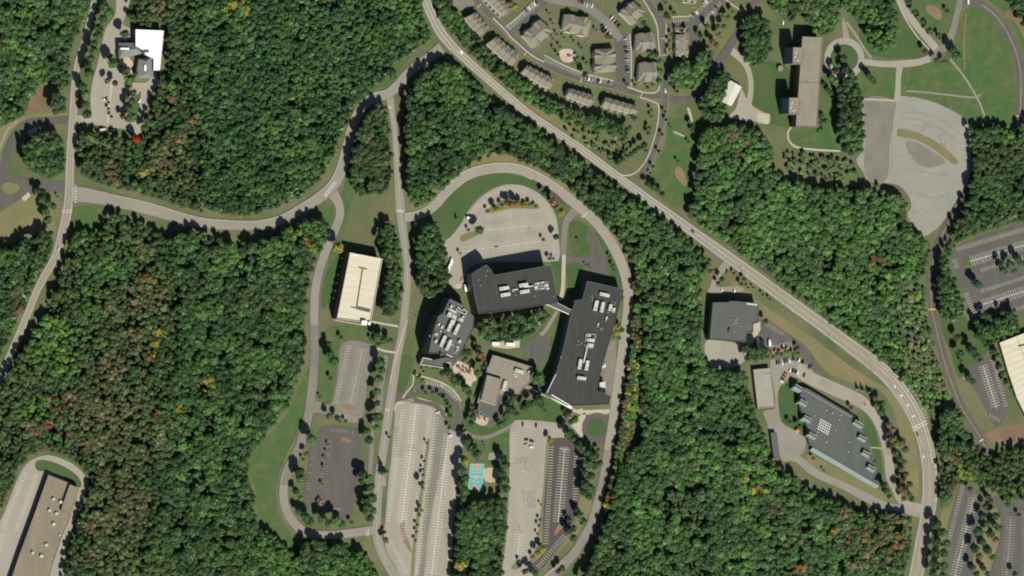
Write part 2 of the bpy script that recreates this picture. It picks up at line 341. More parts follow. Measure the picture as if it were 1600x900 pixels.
soil = [('bare_soil', [(50,150),(62,132),(78,130),(84,138),(76,160),(64,172),(48,176),(44,165)], 'soil'),
 ('mulch_bed', [(1448,8),(1462,10),(1470,18),(1471,28),(1464,31),(1455,24),(1447,16)], 'mulch'),
 ('mulch_bed', [(1054,264),(1060,260),(1068,268),(1073,284),(1070,291),(1062,284),(1055,274)], 'mulch'),
 ('bare_soil', [(1545,672),(1600,660),(1612,668),(1612,692),(1560,695),(1545,688)], 'soil'),
 ('bare_soil', [(1570,20),(1590,40),(1604,70),(1604,40),(1585,15)], 'soil'),
 ('mulch_bed', [(626,818),(632,815),(633,830),(640,850),(648,868),(640,862),(628,840)], 'mulch'),
 ('sand_court', [(757,732),(779,733),(778,747),(770,754),(757,750)], 'sand'),
 ('mulch_bed', [(535,631),(556,636),(553,642),(537,638)], 'mulch'), ('mulch_bed', [(495,785),(505,782),(508,791),(497,792)], 'mulch'),
 ('mulch_bed', [(521,793),(531,794),(533,797),(522,797)], 'mulch'), ('mulch_bed', [(534,683),(546,686),(548,691),(536,690)], 'mulch'),
 ('mulch_bed', [(875,698),(886,698),(888,703),(876,704)], 'mulch'), ('mulch_bed', [(866,832),(872,820),(877,818),(878,825),(872,832),(868,837)], 'mulch')]
for i, (n, p, m) in enumerate(soil): S(n, p, m, Z_LAWN + .07 if m != 'mulch' else Z_LOT + .09, True, (i % 6)*.006)
S('riprap_slope', [(586,650),(596,640),(600,600),(606,560),(598,560),(592,610),(586,640),(578,690),(575,740),(580,745),(584,700)], 'gravel', Z_PATH, True, .03)

# ---- parking lots: (name, outline, material)
LOTS = {
 'nw': ([(183,-8),(203,-8),(197,22),(192,38),(206,46),(206,62),(186,66),(178,85),(182,106),(192,118),(205,128),(230,128),(240,108),(247,128),(234,150),(227,178),(217,213),(207,208),(195,202),(160,197),(124,191),(113,200),(110,178),(124,180),(142,183),(141,157),(144,130),(152,100),(158,75),(165,45),(180,22)], 'asph_old'),
 'sw': ([(-15,905),(-12,830),(2,810),(13,784),(29,744),(42,724),(55,716),(73,711),(95,716),(118,728),(133,745),(136,762),(124,790),(113,824),(100,873),(95,910)], 'asph_old'),
 'round': ([(706,368),(720,350),(730,332),(744,315),(760,301),(780,291),(800,288),(820,291),(840,301),(856,316),(866,332),(871,350),(873,376),(874,402),(858,409),(745,412),(722,447),(714,451),(702,444),(700,402),(693,381)], 'asph_old'),
 'west_upper': ([(537,534),(590,542),(582,565),(573,600),(569,640),(558,661),(526,654),(500,645),(486,645),(490,626),(518,630),(528,580)], 'asph_mid'),
 'west_lower': ([(507,665),(557,671),(563,690),(562,720),(558,760),(552,802),(543,808),(541,835),(530,835),(530,806),(500,796),(478,790),(474,770),(480,740),(484,700),(496,684)], 'asph_dark'),
 'main': ([(620,628),(640,626),(676,632),(692,640),(702,655),(706,672),(724,676),(718,720),(712,765),(707,825),(702,870),(700,912),(636,912),(618,885),(604,860),(600,835),(602,810),(607,750),(611,717),(616,663)], 'asph_old'),
 'centre': ([(800,664),(812,656),(878,663),(880,684),(856,688),(855,700),(850,760),(845,810),(841,845),(832,872),(838,888),(828,912),(786,912),(791,840),(794,790),(796,720),(796,680)], 'asph_old'),
 'blacktop': ([(856,688),(878,684),(899,693),(906,707),(905,752),(903,786),(895,815),(884,838),(842,893),(832,879),(850,857),(847,820),(850,760),(855,700)], 'asph_black'),
 'yard': ([(950,540),(962,538),(960,622),(945,630),(936,622),(938,590)], 'asph_mid'),
 'abandoned': ([(1350,154),(1398,156),(1405,150),(1428,152),(1460,160),(1490,174),(1510,188),(1522,204),(1518,235),(1518,262),(1510,290),(1500,312),(1474,345),(1460,360),(1442,369),(1430,356),(1418,336),(1424,322),(1418,304),(1400,288),(1360,284),(1348,268),(1338,250),(1348,232),(1346,190)], 'asph_grey'),
 'office': ([(1612,348),(1575,357),(1530,370),(1496,385),(1487,400),(1494,425),(1505,455),(1512,482),(1521,500),(1560,492),(1612,474)], 'asph_dark'),
 'narrow': ([(1548,545),(1535,555),(1516,574),(1512,592),(1525,612),(1540,640),(1552,664),(1566,662),(1574,640),(1566,600),(1556,560)], 'asph_dark'),
 'corner_a': ([(1500,758),(1512,755),(1530,766),(1548,779),(1560,774),(1568,782),(1556,792),(1545,800),(1536,808),(1528,820),(1523,850),(1519,880),(1516,912),(1471,912),(1478,850),(1484,808)], 'asph_dark'),
 'corner_b': ([(1568,782),(1590,780),(1612,790),(1612,912),(1547,912),(1552,880),(1560,850),(1566,822),(1560,795)], 'asph_dark'),
 'workshop': ([(1188,505),(1193,500),(1205,505),(1225,518),(1246,532),(1262,549),(1275,566),(1284,580),(1270,578),(1258,562),(1248,546),(1243,541),(1208,546),(1184,530)], 'asph_dark'),
 'school_yard': ([(1203,566),(1212,561),(1240,563),(1264,572),(1270,588),(1250,590),(1236,590),(1222,600),(1215,615),(1217,640),(1222,660),(1240,672),(1258,685),(1258,698),(1246,714),(1232,720),(1222,718),(1206,690),(1198,660),(1192,645),(1200,640),(1211,636),(1208,600)], 'asph_road'),
 'workshop_back': ([(1104,532),(1150,536),(1168,538),(1166,560),(1150,572),(1128,577),(1106,568)], 'asph_old'),
 'workshop_front': ([(1110,448),(1130,448),(1156,447),(1158,456),(1110,458)], 'asph_road'),
 'turning': ([(876,396),(895,400),(912,402),(921,392),(922,378),(918,365),(926,363),(933,376),(942,395),(950,418),(952,436),(935,430),(916,417),(900,411),(885,412),(876,410)], 'asph_dark'),
 'barn_yard': ([(1150,168),(1158,140),(1164,150),(1176,165),(1192,175),(1203,180),(1200,194),(1180,190),(1150,186),(1140,180)], 'asph_old'),
 'condo_north': ([(790,45),(828,12),(842,-6),(868,-8),(850,10),(822,34),(800,52)], 'asph_dark'),
 'condo_inner': ([(962,58),(984,56),(987,92),(986,134),(966,130),(963,90)], 'asph_dark'),
 'condo_east': ([(1034,40),(1060,36),(1076,32),(1100,10),(1112,-8),(1138,-8),(1118,18),(1092,38),(1088,52),(1090,78),(1080,80),(1076,50),(1050,44),(1038,48)], 'asph_dark'),
 'condo_corner': ([(700,-8),(735,-8),(740,8),(728,16),(712,12)], 'asph_mid'),
 'court_drive': ([(838,523),(846,516),(853,524),(857,540),(855,556),(848,570),(838,574),(828,568),(820,555),(821,540),(832,530)], 'asph_dark'),
 'south_west_island': ([(0,266),(10,270),(45,279),(96,284),(104,300),(55,300),(30,312),(-12,332),(-12,262)], 'asph_dark'),
}
LO = {}
names = {'abandoned': 'disused_parking_lot', 'turning': 'turning_area', 'court_drive': 'turning_area', 'yard': 'service_yard', 'school_yard': 'school_yard', 'barn_yard': 'gravel_yard', 'workshop_back': 'concrete_yard', 'south_west_island': 'road_junction'}
for i, (k, (p, m)) in enumerate(LOTS.items()):
    LO[k] = sheet(names.get(k, 'parking_lot'), p, m, Z_LOT + (i % 8)*.006, True)
sheet('asphalt_patch', [(681,645),(697,656),(702,672),(700,690),(690,735),(678,780),(668,840),(662,905),(652,905),(657,860),(660,820),(664,780),(672,735),(676,700)], 'asph_mid', Z_LOT+.06, False)
sheet('asphalt_patch', [(1351,155),(1397,157),(1396,185),(1390,230),(1388,270),(1380,284),(1358,283),(1350,260),(1352,220)], 'asph_mid', Z_LOT+.06, True)
sheet('asphalt_patch', [(1415,222),(1435,224),(1462,240),(1478,254),(1450,262),(1425,248)], 'asph_mid', Z_LOT+.055, True)
sheet('asphalt_patch', [(833,280),(846,288),(870,303),(882,315),(879,319),(862,306),(845,294),(831,283)], 'asph_black', Z_ROAD+.05, False)
sheet('asphalt_patch', [(484,508),(498,508),(498,560),(496,600),(488,645),(475,695),(462,722),(452,758),(438,758),(446,730),(460,697),(474,650),(482,600),(485,560)], 'asph_mid', Z_ROAD+.05, False)
sheet('asphalt_patch', [(944,702),(958,703),(951,742),(938,795),(924,835),(906,866),(884,892),(862,912),(845,912),(872,884),(895,855),(912,825),(926,788),(937,740)], 'asph_mid', Z_ROAD+.04, False)
for i, (x, y, a, b_, r_) in enumerate(((640,700,10,5,.1),(655,760,6,16,.1),(690,780,5,30,.12),(815,720,12,5,0),(830,780,7,14,.1),(770,350,14,4,-.1),(830,360,8,8,0),(1440,200,16,6,.3),(1480,230,10,10,.6),(1410,250,14,8,0),(1290,600,10,5,-.4),(1387,700,5,12,0),(230,328,22,5,-.2),(420,348,20,5,.1),(596,740,5,20,.1),(700,840,5,30,.1),(622,690,5,24,.1))):
    c_, s_ = math.cos(r_), math.sin(r_); sheet('asphalt_patch', [(x+u*a*c_-v*b_*s_, y-u*a*s_-v*b_*c_) for u, v in ((-1,-1),(1,-1),(1,1),(-1,1))], 'asph_track', Z_ROAD+.03+i*.0, False)
for p_ in ([(1408,184),(1425,185),(1445,190),(1470,202),(1492,218),(1505,236)], [(1412,176),(1440,177),(1475,190),(1500,208)], [(1400,250),(1420,262),(1450,270),(1480,275)], [(1396,170),(1394,220),(1392,270)], [(1372,160),(1370,220),(1368,280)], [(1430,300),(1460,310),(1485,300)]): road('sealed_crack', p_, 'asph_mid', Z_LOT+.075, w=.7)
def island(pts, m='drygrass', sm=True):
    P = smooth(pts, True, 4) if sm else [Vector(p) for p in pts]
    mb = MB(); mb.prism([G(p[0], p[1])[:2] for p in P], .1, Z_ROAD + .14); o = mb.done('kerbed_island', M[m]); tag(o, kind='structure'); return o
islands = [([(768,323),(790,311),(815,311),(838,318),(840,326),(800,326),(775,331),(757,333)], 'drygrass'),
 ([(1402,208),(1404,202),(1425,205),(1450,215),(1475,230),(1492,246),(1497,253),(1490,257),(1470,242),(1450,228),(1430,218),(1404,213)], 'drygrass'),
 ([(2,292),(10,285),(22,286),(31,292),(24,301),(10,304)], 'drygrass'),
 ([(719,371),(726,366),(745,361),(752,364),(738,371),(722,378)], 'drygrass'),
 ([(1508,404),(1513,402),(1516,415),(1511,420),(1507,414)], 'lawn'),
 ([(1518,775),(1526,771),(1534,778),(1528,780)], 'drygrass'),
 ([(646,613),(655,610),(680,611),(694,618),(704,630),(709,645),(707,658),(699,656),(697,646),(692,636),(680,629),(660,623),(648,619)], 'lawn'),
 ([(667,690),(671,690),(665,735),(658,790),(650,850),(646,905),(641,905),(645,850),(653,790),(661,735)], 'drygrass'),
 ([(856,692),(858,698),(852,760),(848,812),(848,838),(843,850),(839,849),(843,815),(849,760),(853,700)], 'drygrass'),
 ([(828,869),(850,856),(853,861),(846,868),(832,880)], 'drygrass'),
 ([(800,884),(810,876),(818,878),(810,888),(801,890)], 'drygrass'),
 ([(205,120),(209,122),(204,150),(200,186),(195,186),(199,150)], 'mulch'),
 ([(172,122),(176,120),(174,150),(170,188),(166,188),(170,150)], 'conc'),
 ([(215,148),(220,144),(216,176),(210,190),(197,188),(203,170),(207,150)], 'lawn'),
 ([(56,722),(70,719),(95,727),(118,741),(127,755),(124,762),(110,754),(80,738),(58,735)], 'lawn_b')]
for p, m in islands: island(p, m)
sheet('brick_terrace', [(186,88),(200,88),(208,98),(208,116),(202,112),(196,106),(186,100)], 'paver', Z_LOT+.08, False)
sheet('paved_terrace', [(702,561),(712,562),(738,573),(742,585),(745,594),(738,597),(720,588),(706,580)], 'paver', Z_LOT+.08, False)
sheet('paved_terrace', [(727,592),(738,597),(736,604),(728,600)], 'paver', Z_LOT+.075, False)
sheet('paved_terrace', [(742,660),(748,642),(765,652),(760,664),(752,665)], 'paver', Z_LOT+.08, False)
sheet('brick_strip', [(1205,545),(1242,540),(1246,544),(1228,549),(1207,553),(1203,560),(1200,560)], 'brick', Z_LOT+.08, False)
sheet('playground_pad', [(874,80),(884,76),(896,79),(900,88),(896,95),(884,98),(876,92)], 'paver', Z_LOT+.04, True)
sheet('stone_pad', [(43,205),(56,197),(60,202),(54,210),(46,214)], 'conc', Z_PATH+.1, False)
sheet('stone_pad', [(33,310),(44,300),(48,306),(38,315)], 'conc', Z_PATH+.1, False)
sheet('paved_terrace', [(880,626),(892,637),(905,641),(930,640),(957,639),(957,646),(925,648),(905,647),(888,641)], 'conc', Z_LOT+.03, False)
sheet('forecourt', [(895,664),(905,650),(915,646),(912,668),(912,684),(905,680)], 'conc', Z_LOT+.03, True)
for p in ([(1073,168),(1077,168),(1083,189),(1080,190)], [(1050,206),(1054,205),(1074,214),(1073,216)]): sheet('pebble_swale', p, 'conc', Z_PATH, False)
sheet('courtyard_paving', [(766,534),(785,530),(812,530),(812,543),(790,545),(770,542)], 'conc', Z_PATH, False)
sheet('concrete_apron', [(1182,176),(1202,178),(1201,194),(1184,192)], 'conc', Z_ROAD, False)
sheet('concrete_apron', [(711,444),(720,442),(721,450),(712,451)], 'conc', Z_LOT+.09, False)
sheet('concrete_apron', [(1185,504),(1188,502),(1188,515),(1180,530),(1176,536),(1166,540),(1166,528),(1176,520),(1177,506)], 'conc', Z_LOT+.09, False)

# ---- roads
main_cl = [(652,-25,16),(664,0,16),(675,25,16),(688,50,17),(704,70,16),(717,83,15),(760,122,13.5),(828,179,13.5),(900,227.5,13.5),(985,291,14),(1040,331,15),(1088,366,17),(1149,410,19),(1215,458,20),(1280,505,21),(1330,542,23),(1372,574,25),(1396,598,26),(1414,622,27),(1430,650,27),(1441.5,680,26),(1449,710,27),(1452.5,745,27),(1452,780,27.5),(1447,815,26),(1440,850,25),(1432,895,26),(1426,930,26)]
main_o, Lm = road('main_road', main_cl, 'asph_road', Z_ROAD + .02)
west_cl = [(152,-20,9),(147,0,9),(133,60,10),(121,100,11),(116,140,12),(114,180,13),(111,220,13),(109,260,14),(108,300,15),(104,335,16),(98,360,15),(87,400,14),(70,430,13),(55,460,12),(39,500,12),(22,540,12),(9,570,12),(-5,605,12)]
west_o, Lw = road('west_road', west_cl, 'asph_road', Z_ROAD + .03)
R3, L3 = road('winding_road', [(113,303,24),(135,305,22),(175,313,19),(225,324,19),(270,337,18),(310,347,16),(350,351,15),(400,352,15),(440,343,15),(475,324,16),(500,308,17),(520,290,18),(532,268,18),(540,240,17),(546,215,16),(554,190,16),(566,167,16),(584,153,16),(605,147,15),(622,133,15),(634,118,15),(650,104,15),(668,91,15),(690,74,17)], 'asph_road', Z_ROAD + .01, kerb='kerb_dk')
R5, L5 = road('campus_road', [(609,152,13),(612,175,11),(616,200,10),(619,240,11),(622,280,13),(625,320,15),(628,350,14),(632,380,14),(636,410,13),(636,440,13),(633,480,13),(628,520,13),(621,555,13),(614,600,14.5),(606,650,14.5),(599,700,14.5),(592,750,14.5),(589,800,14.5),(589,835,15),(596,862,15),(610,888,15),(628,915,15)], 'asph_road', Z_ROAD)
R6, L6 = road('west_drive', [(520,302,18),(529,318,14),(531,335,14),(526,352,14),(517,372,14),(506,400,14),(498,425,14),(493,450,14),(491,475,14),(491,510,13.5),(491,560,13.5),(488,600,14),(481,650,14),(469,695,14),(454,725,14),(446,745,14),(443,765,14),(444,785,14),(451,805,14),(464,822,14),(482,833,13),(510,836,12),(540,834,13),(585,828,14)], 'asph_road', Z_ROAD - .01, kerb='kerb_dk')
R7, L7 = road('loop_road', [(630,340,15),(648,337,14),(665,331,14),(681,319,15),(695,303,15),(711,287,16),(731,273,16),(756,265,16),(782,262,16),(808,264,16),(832,273,16),(857,287,16),(882,305,16),(906,324,16),(925,341,16),(940,358,16),(955,380,16.5),(968,405,17),(977,430,17),(981,455,17),(981,480,16),(978,505,16),(973,545,16),(967,590,16),(962,625,15.5),(957,665,15.5),(951,700,15.5),(944,740,15),(932,790,14),(918,830,14),(900,860,15),(878,885,16),(855,905,16),(835,925,16)], 'asph_old', Z_ROAD - .02, kerb='kerb_dk')
R8, L8 = road('condo_street', [(738,-10,10),(752,10,10.5),(780,36,11),(800,56,11),(820,77,11),(846,95,11),(872,109,12),(900,119,12),(930,127,12),(960,134,11),(985,142,11),(1012,148,11),(1038,150,12)], 'asph_dark', Z_ROAD + .015, kerb='kerb')
R9, L9 = road('condo_street', [(1005,-10,10),(1014,5,10),(1026,22,11),(1034,40,12),(1037,65,10),(1039,100,9),(1040,130,10),(1039,150,11),(1037,175,10),(1032,200,9.5),(1023,230,10),(1012,255,12),(1000,280,16)], 'asph_dark', Z_ROAD - .005, kerb='kerb')
R10, L10 = road('back_lane', [(1038,151,12),(1060,157,11),(1080,155,10),(1097,147,10),(1108,130,11),(1118,108,13),(1133,84,15),(1148,58,12),(1162,32,11),(1176,12,11),(1190,-12,11)], 'asph_dark', Z_ROAD + .022)
R11, L11 = road('gravel_lane', [(1142,78,12),(1155,90,10),(1166,103,9),(1172,120,9),(1173,140,9.5),(1170,160,10),(1162,182,12)], 'asph_old', Z_ROAD - .015)
R12, L12 = road('condo_street', [(848,-4,10),(875,2,12),(900,5,13),(922,14,14),(940,28,14),(956,44,13),(970,62,12)], 'asph_mid', Z_ROAD + .012)
R13, L13 = road('east_road', [(1505,-2,14),(1522,4,13),(1542,13,13),(1560,30,13),(1577,57,13),(1588,84,13),(1594,112,13),(1595,145,13),(1593,180,13),(1588,205,13),(1572,235,13),(1545,262,13),(1520,288,13),(1500,315,13),(1483,345,13),(1469,374,13.5),(1459,402,14),(1455,430,15),(1454,462,15.5),(1457,490,15.5),(1464,520,15),(1473,556,15),(1483,588,15),(1494,618,14),(1504,640,14),(1517,660,14),(1533,686,13),(1545,712,10)], 'asph_dark', Z_ROAD - .012)
R14, L14 = road('park_road', [(1502,-12,11),(1498,10,11),(1493,30,11),(1488,50,12),(1479,68,14),(1466,82,13),(1452,91,11)], 'asph_mid', Z_ROAD + .01)
R14b, _ = road('park_road', [(1455,90,11),(1435,97,11),(1410,99.5,11),(1380,100,10),(1355,97,10),(1343,95,11)], 'asph_old', Z_ROAD - .02)
R15, L15 = road('park_road', [(1399,-12,10),(1408,5,11),(1422,27,12),(1442,52,12),(1466,80,13)], 'asph_old', Z_ROAD - .016)
R16, _ = road('park_road', [(1407,97,14),(1404,115,10),(1403,135,10),(1402,158,12)], 'asph_old', Z_ROAD - .03)
cc = [(1319 + 26.5*math.cos(a), 91 + 27*math.sin(a)) for a in [i*math.pi/12 for i in range(25)]]
road('circular_drive', cc, 'asph_old', Z_ROAD - .024, w=11)
road('park_road', [(1322,66,12),(1321,50,10),(1318,36,6),(1317,28,3)], 'asph_road', Z_ROAD - .034)
road('footpath', [(1322,34),(1335,52),(1350,75),(1362,92)], 'asph_road', Z_PATH + .01, w=4)
R17, _ = road('curved_lane', [(108,188,16),(98,188,12),(70,188.5,10),(50,190,10.5),(35,197,10.5),(23,210,10.5),(15,230,11),(8,249,11),(2,270,12)], 'asph_dark', Z_ROAD - .01)
road('dirt_track', [(28,188),(14,200),(6,215),(-2,235)], 'asph_road', Z_PATH, w=4)
R20, L20 = road('school_drive', [(1245,574,20),(1257,586,20),(1290,602,21),(1322,616,21),(1347,629,20),(1364,647,15),(1377,672,14),(1385,702,14),(1389,724,16),(1391,745,16),(1398,763,12),(1406,780,12),(1420,790,14),(1440,794,14)], 'asph_old', Z_ROAD - .02)
R21, _ = road('school_drive', [(1228,712,12),(1248,718,12),(1264,732,13),(1285,745,12),(1320,760,12),(1355,778,14),(1385,790,12),(1410,795,12),(1440,802,16)], 'asph_road', Z_ROAD - .03)
R22, _ = road('workshop_drive', [(1148,404,20),(1138,412,18),(1126,423,12),(1117,438,10),(1113,452,10)], 'asph_road', Z_ROAD - .026)
R23, _ = road('entry_road', [(614,622,16),(632,622,13),(655,625,11),(678,631,11),(691,642,11),(697,655,11),(700,672,12)], 'asph_dark', Z_ROAD - .028)
R24, L24 = road('entry_road', [(645,615,5),(652,607,8),(664,604,10),(680,606,11),(697,614,11.5),(709,628,11.5),(715,645,11.5),(713,660,11),(706,672,12)], 'asph_dark', Z_ROAD - .022, kerb='kerb')
road('footpath', [(722,668,6),(732,678,5.5),(745,683,5.5),(760,683,5.5),(776,677,5.5),(790,670,5),(806,661,6)], 'asph_mid', Z_PATH + .02)
cc2 = [(932.5 + 19.5*math.cos(a), 669 + 19.5*math.sin(a)) for a in [i*math.pi/12 for i in range(25)]]
road('circular_drive', cc2, 'asph_dark', Z_ROAD - .04, w=9.5)
island([(932.5 + 15*math.cos(i*math.pi/6), 669 + 15*math.sin(i*math.pi/6)) for i in range(12)], 'lawn_b')
island([(1319 + 21*math.cos(i*math.pi/6), 91 + 21*math.sin(i*math.pi/6)) for i in range(12)], 'lawn_b')
road('loop_stub', [(905,322,16),(893,335,14),(884,348,11),(881,372,10),(880,398,10)], 'asph_mid', Z_ROAD - .035)
paths = [('footpath', [(881,398),(880,430),(879,452),(875,470)], 6.5, 'conc'), ('footpath', [(870,486),(862,500),(852,516),(845,524)], 6, 'asph_road'),
 ('sidewalk', [(646,585),(645,600),(640,607),(633,616),(629,622)], 2.4, 'conc'), ('sidewalk', [(646,580),(652,586),(670,591),(690,598),(705,607),(714,617),(720,627)], 2.4, 'conc'),
 ('sidewalk', [(636,500),(627,530),(618,560),(609,600)], 1.8, 'conc'), ('footpath', [(577,502),(600,506),(622,510)], 3.5, 'conc'), ('footpath', [(522,500),(545,504),(566,508)], 1.6, 'conc'),
 ('footpath', [(586,543),(600,548),(618,551)], 3.4, 'conc'), ('footpath', [(830,607),(850,617),(868,624),(885,636),(895,642),(910,640)], 4, 'conc'),
 ('footpath', [(884,642),(880,662),(880,684)], 3, 'conc'), ('footpath', [(895,642),(890,655),(896,668),(910,668)], 2.4, 'conc'),
 ('sidewalk', [(648,610),(651,620),(662,624),(680,628),(692,636),(698,650)], 2.2, 'conc'), ('sidewalk', [(616,642),(618,632),(622,629),(632,629)], 2.0, 'conc'),
 ('sidewalk', [(1402,2),(1414,28),(1432,56),(1452,78),(1456,86),(1453,90)], 2.2, 'conc'), ('footpath', [(1237,197),(1231,207),(1233,220),(1245,230),(1275,234),(1312,236)], 3, 'conc'),
 ('footpath', [(1415,142),(1445,144),(1480,148),(1520,152),(1532,148)], 3, 'asph_road'), ('footpath', [(1484,92),(1505,118),(1522,145),(1532,165),(1541,190)], 3.5, 'asph_road'),
 ('footpath', [(1509,20),(1506,60),(1507,110)], 3, 'drygrass'), ('footpath', [(1360,699),(1372,700),(1378,701)], 1.8, 'conc'),
 ('sidewalk', [(770,28),(790,48),(800,60),(830,86),(850,97)], 2.2, 'conc'), ('sidewalk', [(790,42),(812,24),(838,-2)], 2.0, 'conc'), ('sidewalk', [(850,86),(875,99),(900,110),(925,118),(958,126)], 2.0, 'conc'),
 ('sidewalk', [(983,52),(986,80),(986,135)], 2, 'conc'), ('sidewalk', [(1002,-5),(1016,18),(1026,40),(1029,70),(1031,88)], 2.2, 'conc'), ('sidewalk', [(980,136),(1005,144),(1022,145),(1029,140),(1030,134)], 2.2, 'conc'),
 ('sidewalk', [(1000,152),(1018,158),(1028,164),(1029,180),(1025,205),(1016,235),(1008,252),(995,268),(982,274),(970,273)], 2.2, 'conc'), ('sidewalk', [(1130,-4),(1145,8),(1160,17)], 2.2, 'conc'),
 ('footpath', [(846,86),(858,72),(875,67),(892,70),(904,78),(911,92),(912,104)], 1.6, 'asph_mid'), ('footpath', [(908,73),(922,60),(930,40),(938,15),(944,-5)], 1.6, 'asph_mid'),
 ('footpath', [(1037,-4),(1050,4),(1058,14),(1060,26)], 1.2, 'asph_mid'), ('sidewalk', [(1049,27),(1060,26),(1077,25),(1080,20)], 2, 'conc'), ('sidewalk', [(1041,38),(1040,60),(1043,84)], 1.5, 'conc'),
 ('sidewalk', [(1350,155),(1375,156),(1398,157)], 2.6, 'conc'), ('sidewalk', [(124,181),(132,187),(150,186)], 1.6, 'conc'), ('footpath', [(205,130),(227,131)], 1.6, 'conc'),
 ('footpath', [(184,105),(192,112),(187,118)], 3, 'conc'), ('footpath', [(1504,590),(1514,595)], 2, 'conc')]
for i, (n, p, wd, m) in enumerate(paths): road(n, p, m, Z_PATH + .2 + (i % 12)*.004, w=wd)
# ---- painted markings: one flat set per road or lot
def marks(parent, f, m='white'):
    mb = MB(); f(mb); o = mb.done('painted_markings', M[m], parent); return o
zr = Z_MARK
marks(main_o, lambda b: [ribbon(b, Lm, lambda w: w/2-1.0, lambda w: w/2-1.3, zr), ribbon(b, Lm, lambda w: -w/2+1.6, lambda w: -w/2+1.3, zr)])
def dbl(b):
    for s in (-.38, .2): ribbon(b, Lm, s, s+.24, zr+.01, 60)
marks(main_o, dbl, 'yellow')
def tracks(parent, Lx, offs, wd=.9, m='asph_mid', f=1.0):
    b = MB()
    for o_ in offs: ribbon(b, Lx, (lambda w, o_=o_: w*o_ - wd/2), (lambda w, o_=o_: w*o_ + wd/2), Z_ROAD+.05)
    b.done('worn_wheel_track', M[m], parent)
tracks(main_o, Lm, (-.30, -.13, .13, .30), 1.0, 'asph_track'); tracks(west_o, Lw, (-.28, .28), 1.0, 'asph_track'); tracks(R3, L3, (-.25, -.08, .1, .27), .9, 'asph_track'); tracks(R5, L5, (-.25, .25), 1.1, 'asph_track'); tracks(R7, L7, (-.25, .0, .25), .8, 'asph_track'); 
marks(main_o, lambda b: dash(b, Lm, 0, .28, zr+.005, 400, 1, 0, 61), 'whiteb')
def turnlane(b):
    dash(b, Lm, lambda w: w/2-4.2, .5, zr+.006, 1.2, 2.6, 78, 108)
    dash(b, Lm, lambda w: w/2-4.4, .25, zr+.004, 300, 1, 84, 108)
    dash(b, Lm, lambda w: -w/2+4.4, .25, zr+.004, 300, 1, 88, 104)
marks(main_o, turnlane, 'whiteb')
marks(main_o, lambda b: [dash(b, Lm, o, .22, zr+.004, 500, 1, 110, None) for o in (1.9, -1.4)], 'yellow')
def crosswalk(b, x0, y0, x1, y1, wd=.5, gap=4.5, z=zr+.02):
    A, B = G(x0, y0), G(x1, y1); d = (B-A).normalized(); q = Vector((-d.y, d.x, 0))*gap*U/2
    for s in (1, -1):
        m_ = Vector((-d.y, d.x, 0))*wd/2; a = A+q*s; c = B+q*s
        b.quad((*(a-m_)[:2], z), (*(c-m_)[:2], z), (*(c+m_)[:2], z), (*(a+m_)[:2], z))
def bars(b, x0, y0, x1, y1, n, L=2.5, wd=.5, z=zr+.02):
    A, B = G(x0, y0), G(x1, y1); d = (B-A).normalized(); q = Vector((-d.y, d.x, 0))
    for i in range(n):
        c = A.lerp(B, (i+.5)/n); m_ = d*wd/2
        b.quad(*[(*(p)[:2], z) for p in (c-q*L/2-m_, c+q*L/2-m_, c+q*L/2+m_, c-q*L/2+m_)])
marks(main_o, lambda b: (crosswalk(b, 1425, 671, 1449, 659), bars(b, 1437, 625, 1447, 655, 8, 3.5, .35), bars(b, 1395, 580, 1437, 625, 9, 3, .3), bars(b, 718, 84, 724, 80, 1, 3.5, 2.2), bars(b, 1398, 604, 1398.1, 604, 1, 2.4, 1.4), bars(b, 1408, 618, 1408.1, 618.5, 1, 2.4, 1.4), bars(b, 1418, 633, 1418.1, 633.5, 1, 2.4, 1.4), bars(b, 1427, 650, 1427.1, 650.5, 1, 2.4, 1.4)), 'whiteb')
marks(main_o, lambda b: [bars(b, x, y, x+.1, y+1.5, 1, 1.0, 1.6) for x, y in ((1462,728),(1463,745),(1463,763),(1462,780))], 'whiteb')
marks(west_o, lambda b: [ribbon(b, Lw, lambda w: w/2-1.0, lambda w: w/2-1.25, zr), ribbon(b, Lw, lambda w: -w/2+1.25, lambda w: -w/2+1.0, zr)])
marks(west_o, lambda b: [ribbon(b, Lw, s, s+.16, zr+.005) for s in (-.25, .15)], 'yellow')
marks(west_o, lambda b: (bars(b, 118, 288, 118, 318, 7, 1.8, .5), crosswalk(b, 96, 330, 112, 330, .3, 3)), 'whiteb')
marks(R3, lambda b: ribbon(b, L3, lambda w: w/2-.6, lambda w: w/2-.8, zr, 8, 95))
marks(R3, lambda b: (crosswalk(b, 507, 307, 524, 284, .5, 3.2), crosswalk(b, 604, 168, 612, 168, .4, 2)), 'whiteb')
marks(R5, lambda b: ribbon(b, L5, -.1, .1, zr, 4, 100))
marks(R5, lambda b: (crosswalk(b, 618, 329, 631, 330, .4, 2), crosswalk(b, 608, 641, 601, 640, .35, 2), crosswalk(b, 621, 630, 646, 624, .3, 3)), 'whiteb')
marks(R7, lambda b: (ribbon(b, L7, lambda w: w/2-.6, lambda w: w/2-.85, zr, 20, 60), crosswalk(b, 908, 340, 918, 332, .45, 2.4), crosswalk(b, 574, 826, 574, 838, .4, 3)))
marks(R13, lambda b: (ribbon(b, L13, -.12, .12, zr, 8, 60)), 'white')
marks(R13, lambda b: (ribbon(b, L13, -.14, .14, zr, 70, 135)), 'yellow')
marks(R13, lambda b: (bars(b, 1449, 484, 1463, 483, 1, 1.4, 8.3), bars(b, 1586, 181, 1598, 181, 1, 1.2, 7)), 'orange')
marks(R13, lambda b: (bars(b, 1529, 690, 1537, 686, 1, .8, 5), bars(b, 1512, 3, 1514, 3, 1, 5, 1.6)), 'whiteb')
